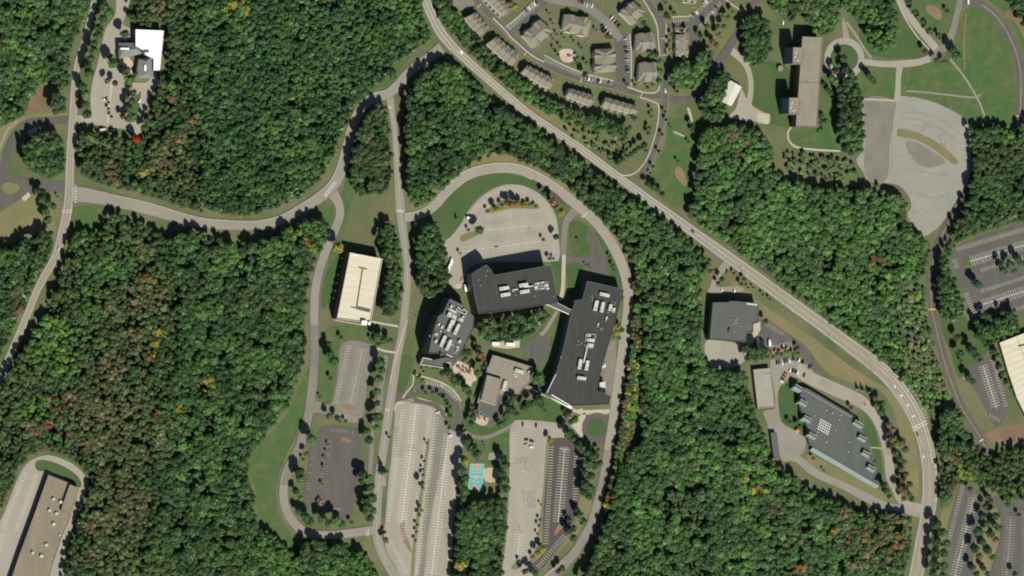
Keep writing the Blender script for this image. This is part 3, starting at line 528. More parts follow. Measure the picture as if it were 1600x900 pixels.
marks(R8, lambda b: [bars(b, x0, y0, x1, y1, 1, .9, 5.5) for x0, y0, x1, y1 in ((745,12,752,6),(819,86,823,81),(907,128,909,122),(1001,151,1003,145),(1033,86,1042,86),(1033,60,1042,60))], 'orange')
sm_ = .22
def L(key, f, m='white'): marks(LO[key], f, m)
zs = Z_LOT + .15
L('main', lambda b: (stalls(b, (626,640), (603,815), 7, zs, 4.25, -1), stalls(b, (650,634), (627,818), 8, zs, 4.25, 0, True), stalls(b, (676,642), (651,812), 7, zs, 4.25, 1),
   stalls(b, (651,812), (648,850), 6, zs, 4.25, 1), stalls(b, (648,850), (645,900), 6, zs, 4.25, 1), stalls(b, (678,652), (664,760), 8, zs, 4.25, -1), stalls(b, (664,760), (649,898), 7, zs, 4.25, -1), stalls(b, (700,680), (674,898), 8, zs, 4.25, 0, True), stalls(b, (724,680), (702,890), 6, zs, 4.25, 1),
   stalls(b, (607,846), (632,896), 6, zs, 4.25, -1, False, .2), stalls(b, (627,820), (627,845), 8, zs, 4.25, -1)), 'whiteb')
L('centre', lambda b: (stalls(b, (814,661), (878,668), 8, zs, 4.3, 1), stalls(b, (803,676), (803,722), 5, zs, 4.3, 0), stalls(b, (822,720), (812,835), 7, zs, 4.25, 0, False, 0, .16, .2), stalls(b, (812,835), (808,874), 9, zs, 4.25, 0, True), stalls(b, (840,836), (829,862), 7, zs, 4.25, 1), stalls(b, (854,700), (841,830), 6, zs, 4.25, 1, False, 0, .16, .15), stalls(b, (796,735), (788,895), 6, zs, 4.25, -1, False, 0, .15, .3), stalls(b, (816,700), (834,704), 9, zs, 4.25, -1, False, 0, .15)), 'white')
L('blacktop', lambda b: (stalls(b, (858,698), (849,852), 7.5, zs, 4.2, -1), stalls(b, (882,702), (872,816), 8.5, zs, 4.2, 0, True), stalls(b, (905,709), (902,784), 8, zs, 4.2, 1), stalls(b, (884,840), (843,889), 8, zs, 4.2, 1)), 'whiteb')
arc = [(731,334),(745,318),(761,304),(780,294),(800,291),(820,294),(838,304),(853,318),(863,334),(868,352),(870,378),(870,394)]
L('round', lambda b: ([stalls(b, arc[i], arc[i+1], 8, zs, 3.9, 1, False, 0, .2, .1) for i in range(len(arc)-1)], stalls(b, (752,338), (840,327), 6, zs, 4.2, 0, False, 0, .16, .15), stalls(b, (756,360), (848,351), 8, zs, 4.2, 0, True, 0, .2, .1), stalls(b, (720,393), (846,377), 8, zs, 4.2, 0, True, 0, .2, .1)), 'white')
L('west_upper', lambda b: (stalls(b, (541,540), (519,630), 8, zs, 4.1, -1), stalls(b, (566,545), (547,632), 8, zs, 4.1, 0, True, 0, .16), stalls(b, (526,651), (556,657), 6, zs, 4.2, -1)), 'white')
L('west_lower', lambda b: (stalls(b, (512,690), (503,775), 6, zs, 4.2, 0, False, 0, .12, .5), stalls(b, (486,705), (478,770), 6, zs, 4.2, -1, False, 0, .12, .5), stalls(b, (510,668), (555,673), 6, zs, 4.2, 1, False, 0, .15, .3)), 'white')
L('office', lambda b: (stalls(b, (1494,386), (1606,353), 7, zs, 3.7, 1), stalls(b, (1514,409), (1606,381), 8, zs, 3.7, 0, True), stalls(b, (1534,425), (1606,404), 6, zs, 3.7, -1), stalls(b, (1532,452), (1606,429), 6, zs, 3.7, 1), stalls(b, (1528,478), (1606,453), 8, zs, 3.7, 0, True), stalls(b, (1506,460), (1518,496), 8, zs, 4.0, -1), stalls(b, (1586,487), (1606,481), 6, zs, 3.7, -1), stalls(b, (1487,408), (1492,420), 8, zs, 4.0, -1)), 'whiteb')
L('narrow', lambda b: (stalls(b, (1536,572), (1557,638), 7.5, zs, 4.1, 0, True), stalls(b, (1554,562), (1575,634), 7, zs, 4.1, 1), stalls(b, (1545,652), (1560,660), 6, zs, 4.1, -1)), 'whiteb')
L('corner_a', lambda b: (stalls(b, (1500,760), (1480,842), 7, zs, 4.1, -1), stalls(b, (1521,779), (1491,902), 8, zs, 4.1, 0, True)), 'white')
L('corner_b', lambda b: (stalls(b, (1580,808), (1572,905), 8, zs, 4.1, 0, True, 0, .14), stalls(b, (1604,800), (1602,905), 7, zs, 4.1, 1, False, 0, .14)), 'white')
L('sw', lambda b: (stalls(b, (36,738), (2,822), 7, zs, 4.1, -1), stalls(b, (60,744), (28,830), 7, zs, 4.1, 1), stalls(b, (0,835), (-6,870), 7, zs, 4.1, -1)), 'whiteb')
L('nw', lambda b: (stalls(b, (144,132), (143,184), 7, zs, 4.2, -1, False, 0, .12), stalls(b, (170,132), (167,184), 7, zs, 4.2, 1, False, 0, .12), stalls(b, (176,130), (173,186), 7, zs, 4.2, -1, False, 0, .12)), 'white')
L('workshop', lambda b: (stalls(b, (1199,503), (1228,521), 7, zs, 3.8, 1), stalls(b, (1206,545), (1236,540), 7, zs, 3.8, -1)), 'white')
L('condo_north', lambda b: (stalls(b, (792,42), (840,2), 7, zs, 3.8, 1), stalls(b, (806,58), (846,14), 0.1, zs, 3.8, 0)), 'whiteb')
L('condo_east', lambda b: (stalls(b, (1052,29), (1076,28), 6, zs, 3.8, 1), stalls(b, (1080,24), (1112,-6), 6, zs, 3.8, 1), stalls(b, (1097,42), (1128,6), 6, zs, 3.8, -1)), 'whiteb')
L('condo_inner', lambda b: stalls(b, (984,58), (985,114), 6, zs, 3.9, 1), 'whiteb')
marks(R8, lambda b: (stalls(b, (853,90), (912,115), 7, zr, 3.8, 1), stalls(b, (915,119), (958,127), 7, zr, 3.8, 1)), 'whiteb')
marks(R24, lambda b: (stalls(b, (667,593), (693,598), 8, zr, 3.6, 1, False, 0, .4), stalls(b, (693,598), (718,621), 8, zr, 3.6, 1, False, 0, .4)), 'whiteb')
marks(R20, lambda b: crosswalk(b, 1405, 776, 1412, 784, .2, 2), 'white')
# cream concrete bays at the disused lot corner
def bay(b):
    for a, c in (((1416,334),(1424,327)), ((1421,336),(1430,331)), ((1430,331),(1437,342)), ((1437,342),(1444,336)), ((1444,336),(1438,327))):
        A, B = G(*a), G(*c); b.bar(A, B, .5, .1, Z_LOT+.28)
b = MB(); bay(b); o = b.done('concrete_edging', M['conc']); tag(o, 'zigzag concrete edging at the south end of the disused lot', 'edging')
# ---- courts
def court(name, pts, m, label):
    mb = MB(); P = [G(*p) for p in pts]; mb.prism([p[:2] for p in P], .1, Z_LOT+.1); o = mb.done(name, M[m]); tag(o, label, 'sports court'); return o
bc = court('basketball_court', [(734.5,724.5),(756.5,724.5),(753.5,766),(731,764)], 'teal', 'teal basketball court with salmon key areas and white lines beside the long lot')
mb = MB()
for q in ([(742.5,725),(748.5,725),(748,736),(742,735.5)], [(739.5,756),(745.5,756.5),(745,765.5),(739,765)]): mb = MB(); mb.prism([G(*p)[:2] for p in q], .2, Z_LOT+.13); mb.done('key_area', M['pink'], bc)
mb = MB(); mb.prism([G(743.5+3.2*math.cos(i*math.pi/6), 745.5+3.2*math.sin(i*math.pi/6))[:2] for i in range(12)], .2, Z_LOT+.13); mb.done('centre_circle', M['pink'], bc)
mb = MB()
for a, c in (((735,725),(732,763.5)),((756,725),(753,765)),((733.5,745),(754.5,746)),((735,725.2),(756,725.2)),((731.5,763.5),(753,765.2)),((739,725.5),(738,738)),((751.5,725.5),(750.5,738)),((738,738),(750.5,738.3)),((737,752),(750,752.6))): mb.bar(G(*a), G(*c), .22, .3, Z_LOT+.15)
mb.done('court_lines', M['whiteb'], bc)
for x, y in ((745.5,724),(742,766)):
    mb = MB(); p = G(x, y); mb.box(p, .18, .18, .1, 3.2); mb.box(p, 1.8, .1, 2.6, 3.6); mb.done('hoop', M['pole'], bc)
pc = court('paddle_court', [(763,707),(785,708.5),(784,720),(762,718.5)], 'asph_mid', 'small grey paved court with white lines on lawn north of sand court')
mb = MB()
for a, c in (((766,709),(783,710)),((765,717),(782,718)),((766,709),(765,717)),((770,709.5),(769,717.5)),((779,710),(778,718)),((770,713.2),(778,713.7))): mb.bar(G(*a), G(*c), .2, .3, Z_LOT+.14)
mb.done('court_lines', M['whiteb'], pc)
# ================================================================ BUILDINGS
def ccw(P):
    a = sum(P[i][0]*P[(i+1) % len(P)][1] - P[(i+1) % len(P)][0]*P[i][1] for i in range(len(P)))
    return P if a > 0 else P[::-1]
def inset(P, d):
    P = ccw(P); n = len(P); out = []
    for i in range(n):
        a, b, c = Vector(P[i-1]), Vector(P[i]), Vector(P[(i+1) % n])
        u = (b-a).normalized(); v = (c-b).normalized(); n1 = Vector((-u.y, u.x)); n2 = Vector((-v.y, v.x))
        k = 1 + n1.dot(n2); out.append(tuple(b + (n1+n2)*(d/max(k, .3))))
    return out
def roofpts(pts, h): return [tuple(G(x, y, h)[:2]) for x, y in pts]
def building(name, pts, h, wall, roof, label, cat='building', floors=0, parapet=.7, winmat='glass', parent=None, z0=0.0, cop=None, seam=None):
    """pts: roof outline on the map sheet, h roof height in map units"""
    P = ccw(roofpts(pts, h)); H = h * U
    if parent is None: t = empty(name, (P[0][0], P[0][1], 0)); tag(t, label, cat)
    else: t = parent
    off = t.location
    loc = [(p[0]-off.x, p[1]-off.y) for p in P]
    mb = MB(); n = len(loc); I = inset(loc, .55)
    for i in range(n):
        j = (i+1) % n; a, b, c, d = loc[i], loc[j], I[i], I[j]
        mb.quad((*a, z0), (*b, z0), (*b, H), (*a, H))
    mb.done('wall', M[wall], t); mb = MB()
    for i in range(n):
        j = (i+1) % n; a, b, c, d = loc[i], loc[j], I[i], I[j]
        mb.quad((*a, H), (*b, H), (*d, H), (*c, H)); mb.quad((*c, H), (*d, H), (*d, H-parapet), (*c, H-parapet))
    mb.done('parapet', M[cop or roof], t)
    mb = MB(); mb.face([(*p, H-parapet) for p in inset(loc, .5)]); mb.done('roof', M[roof], t)
    if floors:
        fh = (H - z0 - parapet) / floors
        for k in range(floors):
            wb = MB()
            for i in range(n):
                j = (i+1) % n; a, b = Vector(loc[i]), Vector(loc[j]); d = b-a; Ln = d.length
                if Ln < 3: continue
                u = d.normalized(); q = Vector((u.y, -u.x))*.08; a2 = a+u*.8+q; b2 = b-u*.8+q
                za, zb = z0+k*fh+.9, z0+(k+1)*fh-.55
                wb.quad((*a2, za), (*b2, za), (*b2, zb), (*a2, zb))
            wb.done('window_band', M[winmat], t)
    t['rz'] = H - parapet
    if seam: seams(t, pts, h, seam[0], seam[1], seam[2])
    return t
def unit(t, px, py, L, W, deg, h0, hh=2.6, m='unit', name='rooftop_unit', louvre=False):
    """rooftop unit drawn at map sheet position; deg counter-clockwise as seen from above; L, W in map units"""
    p = G(px, py, h0 + hh/U); z = t['rz']; o = empty('x') if False else None
    mb = MB(); mb.box((0, 0), L*U, W*U, 0, hh, 0)
    if L > 9 and name == 'rooftop_unit':
        k = int(L/3)
        for i in range(1, k): mb.box((-L*U/2 + i*L*U/k, 0), .12, W*U*.94, hh, hh+.1)
    u = mb.done(name, M[m], t, loc=(p.x-t.location.x, p.y-t.location.y, z), rz=R(deg))
    if L >= 6 and name == 'rooftop_unit':
        f = MB(); f.prism([(-L*U*.3 + .55*math.cos(i*math.pi/4), .55*math.sin(i*math.pi/4)) for i in range(8)], hh+.1, hh+.35)
        f.done('fan', M['unit_dk'], u)
    return u
def units(t, h0, L, **k):
    for u in L: unit(t, *u[:5], h0, **({'hh': u[5]} if len(u) > 5 else {}), **k)
def vents(t, h0, pts, m='pipe', s=1.3, hh=1.0):
    for x, y in pts: unit(t, x, y, s, s, 0, h0, hh, m, 'roof_vent')
def pipe(t, h0, a, b, wd=.8, hh=1.0, m='pipe', name='duct'):
    A, B = G(*a, h0+hh/U), G(*b, h0+hh/U); z = t['rz']; mb = MB(); o = t.location
    mb.bar((A.x-o.x, A.y-o.y), (B.x-o.x, B.y-o.y), wd, z+.2, z+hh); return mb.done(name, M[m], t)
def seams(t, pts, h, ang, gap, m='roof_seam', wd=.16):
    o = t.location; P = [Vector((p[0]-o.x, p[1]-o.y)) for p in roofpts(pts, h)]; u = Vector((math.cos(ang), math.sin(ang))); q = Vector((-u.y, u.x)); z = t['rz']+.012
    D_ = [p.dot(q) for p in P]; k = min(D_) + gap; mb = MB()
    while k < max(D_):
        X = []
        for i in range(len(P)):
            a, b = P[i], P[(i+1) % len(P)]; da, db = a.dot(q)-k, b.dot(q)-k
            if da*db < 0: X.append((a.lerp(b, da/(da-db))).dot(u))
        X.sort()
        for i in range(0, len(X)-1, 2):
            x0, x1 = X[i]+.8, X[i+1]-.8
            if x1 > x0: a = u*x0+q*k; b = u*x1+q*k; n = q*wd/2; mb.quad((*(a-n), z), (*(b-n), z), (*(b+n), z), (*(a+n), z))
        k += gap
    tag(mb.done('membrane_seams', M[m], t), kind='stuff')
# --- parking garage
t = building('parking_garage', [(547,394.5),(598,404.5),(579,505.5),(526.5,498)], 21, 'wall_tan', 'roof_cream', 'long cream-decked parking garage between the west drive and the campus road', 'garage', 5, 1.0, 'unit_dk')
def rb(t, h, a, b, wd, z1, m, name, z0=0.0):
    A, B = G(*a, h), G(*b, h); o = t.location; mb = MB(); mb.bar((A.x-o.x, A.y-o.y), (B.x-o.x, B.y-o.y), wd, t['rz']+z0, t['rz']+z1); return mb.done(name, M[m], t)
rb(t, 21, (567,420), (557.5,481), .7, 1.0, 'wall_brown', 'divider_wall'); rb(t, 21, (561,418), (574,421), .5, 1.0, 'wall_brown', 'divider_wall'); rb(t, 21, (549,480), (557,482), .5, 1.0, 'wall_brown', 'divider_wall')
rb(t, 21, (558,480.5), (579,485.5), 3.6, .04, 'asph_dark', 'ramp_opening')
for k in range(1, 10):
    f = k/10; rb(t, 21, (547-20*f+1, 395+103*f), (597-18*f, 405+100*f), .12, .03, 'wall_tan', 'deck_joint')
unit(t, 570, 504.5, 9, 6.5, -8, 21, 3.2, 'roof_white', 'stair_tower'); unit(t, 578, 505.5, 3.6, 4.4, -8, 21, 2.4, 'roof_white', 'stair_tower'); unit(t, 556, 397.8, 9, 2.4, -5, 21, 1.0, 'roof_white', 'canopy')
# --- north-west building, white membrane roof and two slate pavilions
t = building('office_building', [(212,46),(256,48),(254,68),(250,110),(240,110),(240,92),(228,86),(223,78),(212,72)], 15, 'wall_grey', 'roof_white', 'bright white flat roofed building at the edge of the autumn wood, top left', 'building', 3, .4, seam=(R(0), 4.0, 'unit'))
unit(t, 228.5, 80, 9, 4, 0, 15, .5, 'unit_dk'); vents(t, 15, [(225,54),(242,49),(249,72),(247,82),(249,80),(244,86)], 'unit_dk', 1.0, .4)
def hip(name, pts, h, hr, wall, roof, t, k=.35):
    P = ccw(roofpts(pts, h)); o = t.location; P = [Vector((p[0]-o.x, p[1]-o.y)) for p in P]; H = h*U
    if (P[1]-P[0]).length < (P[2]-P[1]).length: P = P[1:] + P[:1]
    m1 = (P[0]+P[3])/2; m2 = (P[1]+P[2])/2; d = (m2-m1); r1 = m1+d*k*.5; r2 = m2-d*k*.5; z = hr*U
    mb = MB(); mb.prism([tuple(inset([tuple(p) for p in P], .4)[i]) for i in range(4)], 0, H); mb.done('wall', M[wall], t)
    mb = MB(); v = [(*p, H) for p in P]; a = (*r1, z); b = (*r2, z)
    mb.quad(v[0], v[1], b, a); mb.face([v[1], v[2], b]); mb.quad(v[2], v[3], a, b); mb.face([v[3], v[0], a]); mb.quad(v[3], v[2], v[1], v[0])
    return mb.done(name, M[roof], t)
for q, nm, lb in (([(185,67),(212,67),(224,84),(206,92),(185,92)][:1]+[(214,67),(222,84),(186,92)], 'a', 'low pavilion with slate grey hipped roof just north of the brick terrace'), ([(217,92),(238,88),(240,122),(212,122)], 'b', 'low pavilion with slate grey hipped roof, south of the white roof')):
    t = empty('pavilion', G(q[0][0], q[0][1])); tag(t, lb, 'building'); hip('roof', q, 10, 15, 'wall_tan', 'shingle_bl', t)
    t['rz'] = 6.5; unit(t, q[0][0]+11, q[0][1]+(9 if nm == 'a' else 14), (14 if nm == 'a' else 3), (2.6 if nm == 'a' else 9), 0, 13, 3, 'roof_white', 'skylight')
# --- north campus building (dark)
t = building('office_building', [(737,428),(760,413.5),(768,422),(772,430),(849,416),(861,415),(872,473),(800,484.5),(748,490.5),(741,462)], 28, 'wall_brown', 'roof_dark', 'dark roofed campus building just south of the half-round parking lot', 'building', 5, cop='roof_slate', seam=(R(98), 3.2, 'seam_dark'))
units(t, 28, [(788.5,450.5,16.5,5.5,8),(790.5,460.5,16.5,5.5,8),(819,445.5,15.5,5.5,9,3.2),(820.5,455.7,16,5.3,8,3.2),(854,446,7.5,4,4),(840,443,6,3,5,1.4),(838,449,5,4,5,1.2),(847,451,8,2,5,1.4),(856,451,6,3,5,1.6),(848,441,4,2,5,1.8)])
pipe(t, 28, (820,449), (834,446.5), .9, 2.4); pipe(t, 28, (801,453), (810,452), 1.0, 1.2); pipe(t, 28, (803,455.5), (801,452), 1.0, 1.2)
for i in range(6): pipe(t, 28, (836+i*3.6, 441-.5*i), (838+i*3.4, 453-.6*i), .35, 1.3)
for k, y in enumerate((443,447,451.5)): pipe(t, 28, (835,y+1), (857,y-2), .4, 1.5)
vents(t, 28, [(760,431),(762,423),(748,437),(866,463.5),(806,461),(836,463),(776,457),(751,446)], s=1.1)
# --- west campus building (grey)
t = building('office_building', [(703,466.5),(727,478.5),(731,484),(741,495),(740,514),(730,534),(729,537),(716,560),(697,553),(670,552),(675,524),(685,494),(692,490)], 36, 'wall_brown', 'roof_grey', 'grey roofed campus building with many pale rooftop units beside the campus road', 'building', 7, cop='roof_slate', seam=(R(-30), 3.2, 'seam_grey'))
units(t, 36, [(704.5,508.5,19,5,64,3),(714.5,514.5,17,5,64,3),(693,533,18,5,64,3),(702,539,17,5,64,3),(703,491.5,7,6,62,3),(710,495,8,5.5,-28,2),(721,499.5,8,4,-28,1.4),(706,479,5,3,60,2.2),(691.5,511,4.5,3,62,1.8),(686.5,507,3.5,3,62,1.8),(682,522,6,3,-25,1.8),(689,518,2.5,2.5,0,1.2),(682,533,5,3.5,60,2.2),(719,533.5,4.5,4,-20,2.4),(724.5,495.5,3.4,3.2,0,2.6),(709,485,12,1.2,-30,2)])
pipe(t, 36, (713,494), (709,508), 1.0, 2.2); pipe(t, 36, (703,483), (714,489), .6, 1.6)
for a, b in (((716,480),(713,484)), ((716,480),(722,485)), ((713,484),(727,491)), ((722,485),(727,482)), ((724,483),(731,487)), ((727,491),(730,487)), ((730,487),(728,493)), ((700,482),(712,491)), ((698,533.5),(709,540))): pipe(t, 36, a, b, .45, 1.4)
pipe(t, 36, (698,553.5), (708,558), .5, 1.2, 'whiteb'); pipe(t, 36, (717,541), (714,549), .8, 1.5); pipe(t, 36, (714,541), (717.5,545), .9, 1.5); vents(t, 36, [(702,523.5),(672,525),(711,551)])
for q in ((698,552),): unit(t, 690, 554, 4, 5, 0, 36, 2.5, 'unit_dk')
t = building('entrance_wing', [(661.5,559),(675,561),(676,563),(697,558),(716,563),(704,576.5),(657,569.5)], 12, 'wall_white', 'roof_grey', 'low grey entrance wing edged in white, south end of the grey campus building', 'building', 2, .5)
for a, b in (((661,559),(675,562)), ((657,569.5),(704,576.5)), ((704,576.5),(704,567)), ((704,567),(698,566)), ((657,569),(661,559))):
    A, B = G(*a, 12), G(*b, 12); mb = MB(); o = t.location; mb.bar((A.x-o.x, A.y-o.y), (B.x-o.x, B.y-o.y), .5, 12*U+.003, 12*U+.5); mb.done('coping', M['whiteb'], t)
# --- east campus building (dark, long)
t = building('office_building', [(918,439),(975,452),(963.5,495),(950.5,540),(937,588),(933,611),(954.5,618),(952,632),(892,634.5),(854,615),(869,583),(880,545),(891,495),(899,469),(910,468)], 21, 'wall_slate', 'roof_dark', 'long dark roofed campus building beside the eastern side of the loop road', 'building', 5, cop='roof_slate', seam=(R(-10), 3.2, 'seam_dark'))
units(t, 21, [(945.5,460.5,17,5,-12),(932,477.5,16,6,76),(942,480,16,5.5,77),(954.5,480.5,10,5.5,76),(959.7,484.5,7,4.5,76),(948.5,497,5,2.6,76,1.6),(935,508,6.5,2.2,76,1.4),(948,498.5,6,2.2,76,1.4),(923.5,531.6,12,5,-6,3),(923,539.5,11,5,-6,3),(920.5,524.5,7,3,-6,1.6),(907,569,15.5,5.5,78),(918,571,15.5,5.5,78),(909.5,591,15,5,-8)])
pipe(t, 21, (918,543), (912.5,567), 1.1, 2.0); rb(t, 21, (868.5,584.5), (854.3,614), .6, 1.0, 'whiteb', 'coping', .7); rb(t, 21, (861.5,616.6), (891,634), .9, 1.0, 'whiteb', 'coping', .7)
for a, b in (((917,521),(931,522.5)), ((931,522.5),(929,535)), ((917,521),(915,535)), ((915,541),(926,544))): pipe(t, 21, a, b, .4, 1.3)
vents(t, 21, [(969.5,459),(925,463.5),(927,466),(926,470),(957,472),(962,472),(961,475),(939,514),(942,513),(940,516),(905,533),(903,539),(910,535.5),(908,538),(897.5,580),(914,539),(950.5,488),(877,558),(898,580),(943,462)], s=1.1)
t2 = building('annex', [(937,598),(946.5,596),(946,615),(937,616)], 10, 'wall_white', 'roof_offwhite', 'small white roofed loading annex against the east side of the long dark building', 'building', 0, .4)
# --- skywalk between north and east buildings
A = [(853.5,474.5),(869,471.5),(894,484.5),(889.5,491)]
t = empty('skywalk', G(853, 474, 20)); t.location.z = 0; tag(t, 'enclosed skywalk with white edge linking the two dark roofed campus buildings', 'skywalk'); o = t.location
mb = MB(); mb.prism([(p[0]-o.x, p[1]-o.y) for p in roofpts(A, 20)], 8.0, 12.0, True); mb.done('deck_box', M['roof_slate'], t)
a, b = G(853.5,475.5,20), G(889,491,20); mb = MB(); mb.bar((a.x-o.x, a.y-o.y), (b.x-o.x, b.y-o.y), .7, 11.9, 12.7); mb.done('coping', M['whiteb'], t)
a, b = G(869,472,20), G(894,485,20); mb = MB(); mb.bar((a.x-o.x, a.y-o.y), (b.x-o.x, b.y-o.y), .4, 11.9, 12.3); mb.done('coping', M['unit'], t)
for f in (.33, .66):
    p = G(853+36*f+3, 474.5+14*f, 14); mb = MB(); mb.box((p.x-o.x, p.y-o.y), .8, .8, 0, 8.05); mb.done('column', M['conc'], t)
# --- south campus building
t = building('office_building', [(770,554.5),(809,566),(834,574),(827,600),(816,608),(813,616),(795,618.5),(779,646),(774,659),(746.5,641),(750,624),(761.5,573),(764,571)], 10, 'wall_slate', 'roof_tan', 'tan roofed campus building at the centre with a raised block and dark southern roof', 'building', 2, .5)
b2 = building(None, [(761.5,586),(785,593),(775,633),(752,625)], 15, 'wall_white', 'roof_tan', None, None, 0, .4, parent=t, z0=5.0); t['rz'] = 5.7
P = ccw([(p[0]-t.location.x, p[1]-t.location.y) for p in roofpts([(750.5,627),(775,634),(779.5,616.5),(794.5,620),(773,657.5),(748,640.5)], 9.2)])
mb = MB(); mb.face([(*p, 5.78) for p in P]); mb.done('dark_roof_section', M['roof_slate'], t)
units(t, 10, [(812,580,15,5,-17,2.4),(789,603,15.5,5.5,75,2.4),(806.5,588,4,3,-15,1.4),(827,581,3.5,2.5,0,2),(804,585,5,2,-15,1)]); vents(t, 10, [(788,569.5),(784.5,573),(786,575.5),(778,579.5),(799,571),(826.5,584.5),(808.5,593),(806,589),(821,596),(784,585)], s=1.0)
pipe(t, 10, (764,572), (747,630), 1.6, .5, 'wall_grey', 'eaves_strip')
t = building('walkway_canopy', [(817,600),(845,608),(846,612.5),(816,604.5)], 7, 'wall_white', 'roof_tan', 'pale covered walkway running east from the tan roofed campus building', 'canopy', 0, .2)
t = building('entrance_canopy', [(850,614),(858,614.5),(868,619),(895,637),(892,639),(864,623)], 8, 'wall_white', 'roof_white', 'curved white entrance canopy along the south-west end of the long dark building', 'canopy', 0, .15)
# courtyard greenhouse-like white sheds
for x, y, w_, lb in ((774.5,537,11,'western of two small white roofed sheds in the courtyard lane'), (798,538,14,'eastern of two small white roofed sheds in the courtyard lane')):
    t = building('shed', [(x-w_/2,y-2.5),(x+w_/2,y-2),(x+w_/2,y+2.5),(x-w_/2,y+2)], 5, 'wall_white', 'roof_white', lb, 'shed', 0, .15); rb(t, 5, (x-w_/2+1, y), (x+w_/2-1, y+.2), .3, .4, 'unit', 'ridge')
# --- workshop (east, by diagonal road)
t = building('workshop', [(1114,472.5),(1138,472.5),(1140,470.5),(1147.5,470.5),(1166,472),(1185.6,474),(1185.6,504),(1177,505),(1177,519),(1167,520),(1166,535),(1109,530.5)], 17, 'wall_brown', 'roof_slate', 'square grey roofed building west of the diagonal main road', 'building', 2, seam=(R(90), 3.4, 'seam_grey'))
vents(t, 17, [(1147,499),(1151,499.5),(1147,505),(1151,505),(1148,518),(1149,502)], s=1.2, hh=1.4); unit(t, 1140.5, 516, 3, 6, -20, 17, 1.8, 'unit_dk'); rb(t, 17, (1152,509.5), (1174,510), .12, .2, 'unit', 'roof_joint'); rb(t, 17, (1167,474.5), (1184,476.5), 1.6, .15, 'unit', 'pale_strip')
# --- pale long shed and dark small shed
t = building('warehouse', [(1177,577.5),(1204,575),(1210.5,636),(1184,638.5)], 8, 'wall_tan', 'roof_pale', 'pale flat roofed rectangular warehouse west of the parked cars by the school', 'warehouse', 1, .3)
for a, b in (((1193,583.5),(1205,582.5)), ((1186,637),(1210,635))): rb(t, 8, a, b, .25, .3, 'wall_brown', 'roof_joint')
vents(t, 8, [(1192,597),(1204,594.5),(1198,610)], 'unit_dk', .7, .4)
t = building('shed', [(1204,676),(1213.5,676),(1218.5,715),(1209,716)], 7, 'wall_grey', 'roof_slate', 'narrow dark grey roofed shed at the forest edge west of the school', 'shed', 0, .3)
# --- white barn
t = empty('barn', G(1140, 124)); tag(t, 'white roofed barn beside the gravel lane, half hidden by trees', 'barn'); hip('roof', [(1139,124),(1159,136),(1143,166),(1128,158)], 6, 8.5, 'wall_white', 'roof_offwhite', t, .02)
# --- tall slab with two towers
t = building('apartment_slab', [(1254,57),(1286,58.6),(1277,200),(1243.5,198)], 22, 'wall_brown', 'roof_tan', 'long tan roofed slab building joined by two taller stair blocks, top right', 'building', 5)
rb(t, 22, (1250,128), (1281,130), .25, .3, 'wall_brown', 'roof_joint')
for i in range(7):
    vents(t, 22, [(1259-i*1.6+ (i % 2)*2, 65+i*19), (1266-i*1.4, 68+i*19.5), (1275-i*1.4, 66+i*19)], 'unit_dk', .9, .35)
for y, lb in ((74, 'northern of two tall slate-blue stair blocks on west side of the long slab'), (152.5, 'southern of two tall slate-blue stair blocks on west side of the long slab')):
    dx = 0 if y < 100 else -6
    b_ = building('stair_block', [(1239.5+dx,y),(1256+dx,y+.5),(1254.5+dx,y+26.5),(1238.5+dx,y+25.5)], 34, 'wall_slate', 'roof_tan', lb, 'building', 0, .5)
    vents(b_, 34, [(1244+dx, y+8), (1242.5+dx, y+15), (1247+dx,y+20)], 'roof_white', 1.6, 1.2); vents(b_, 34, [(1249+dx,y+8),(1250+dx,y+14)], 'unit_dk', .9, .4)
mb = MB(); p = G(1220, 107, 6); mb.prism([(p.x+2.9*math.cos(i*math.pi/8), p.y+2.9*math.sin(i*math.pi/8)) for i in range(16)], 0, 3.2); o = mb.done('water_tank', M['roof_tan'], None); tag(o, 'round grey tank on the grass west of the long slab', 'tank')
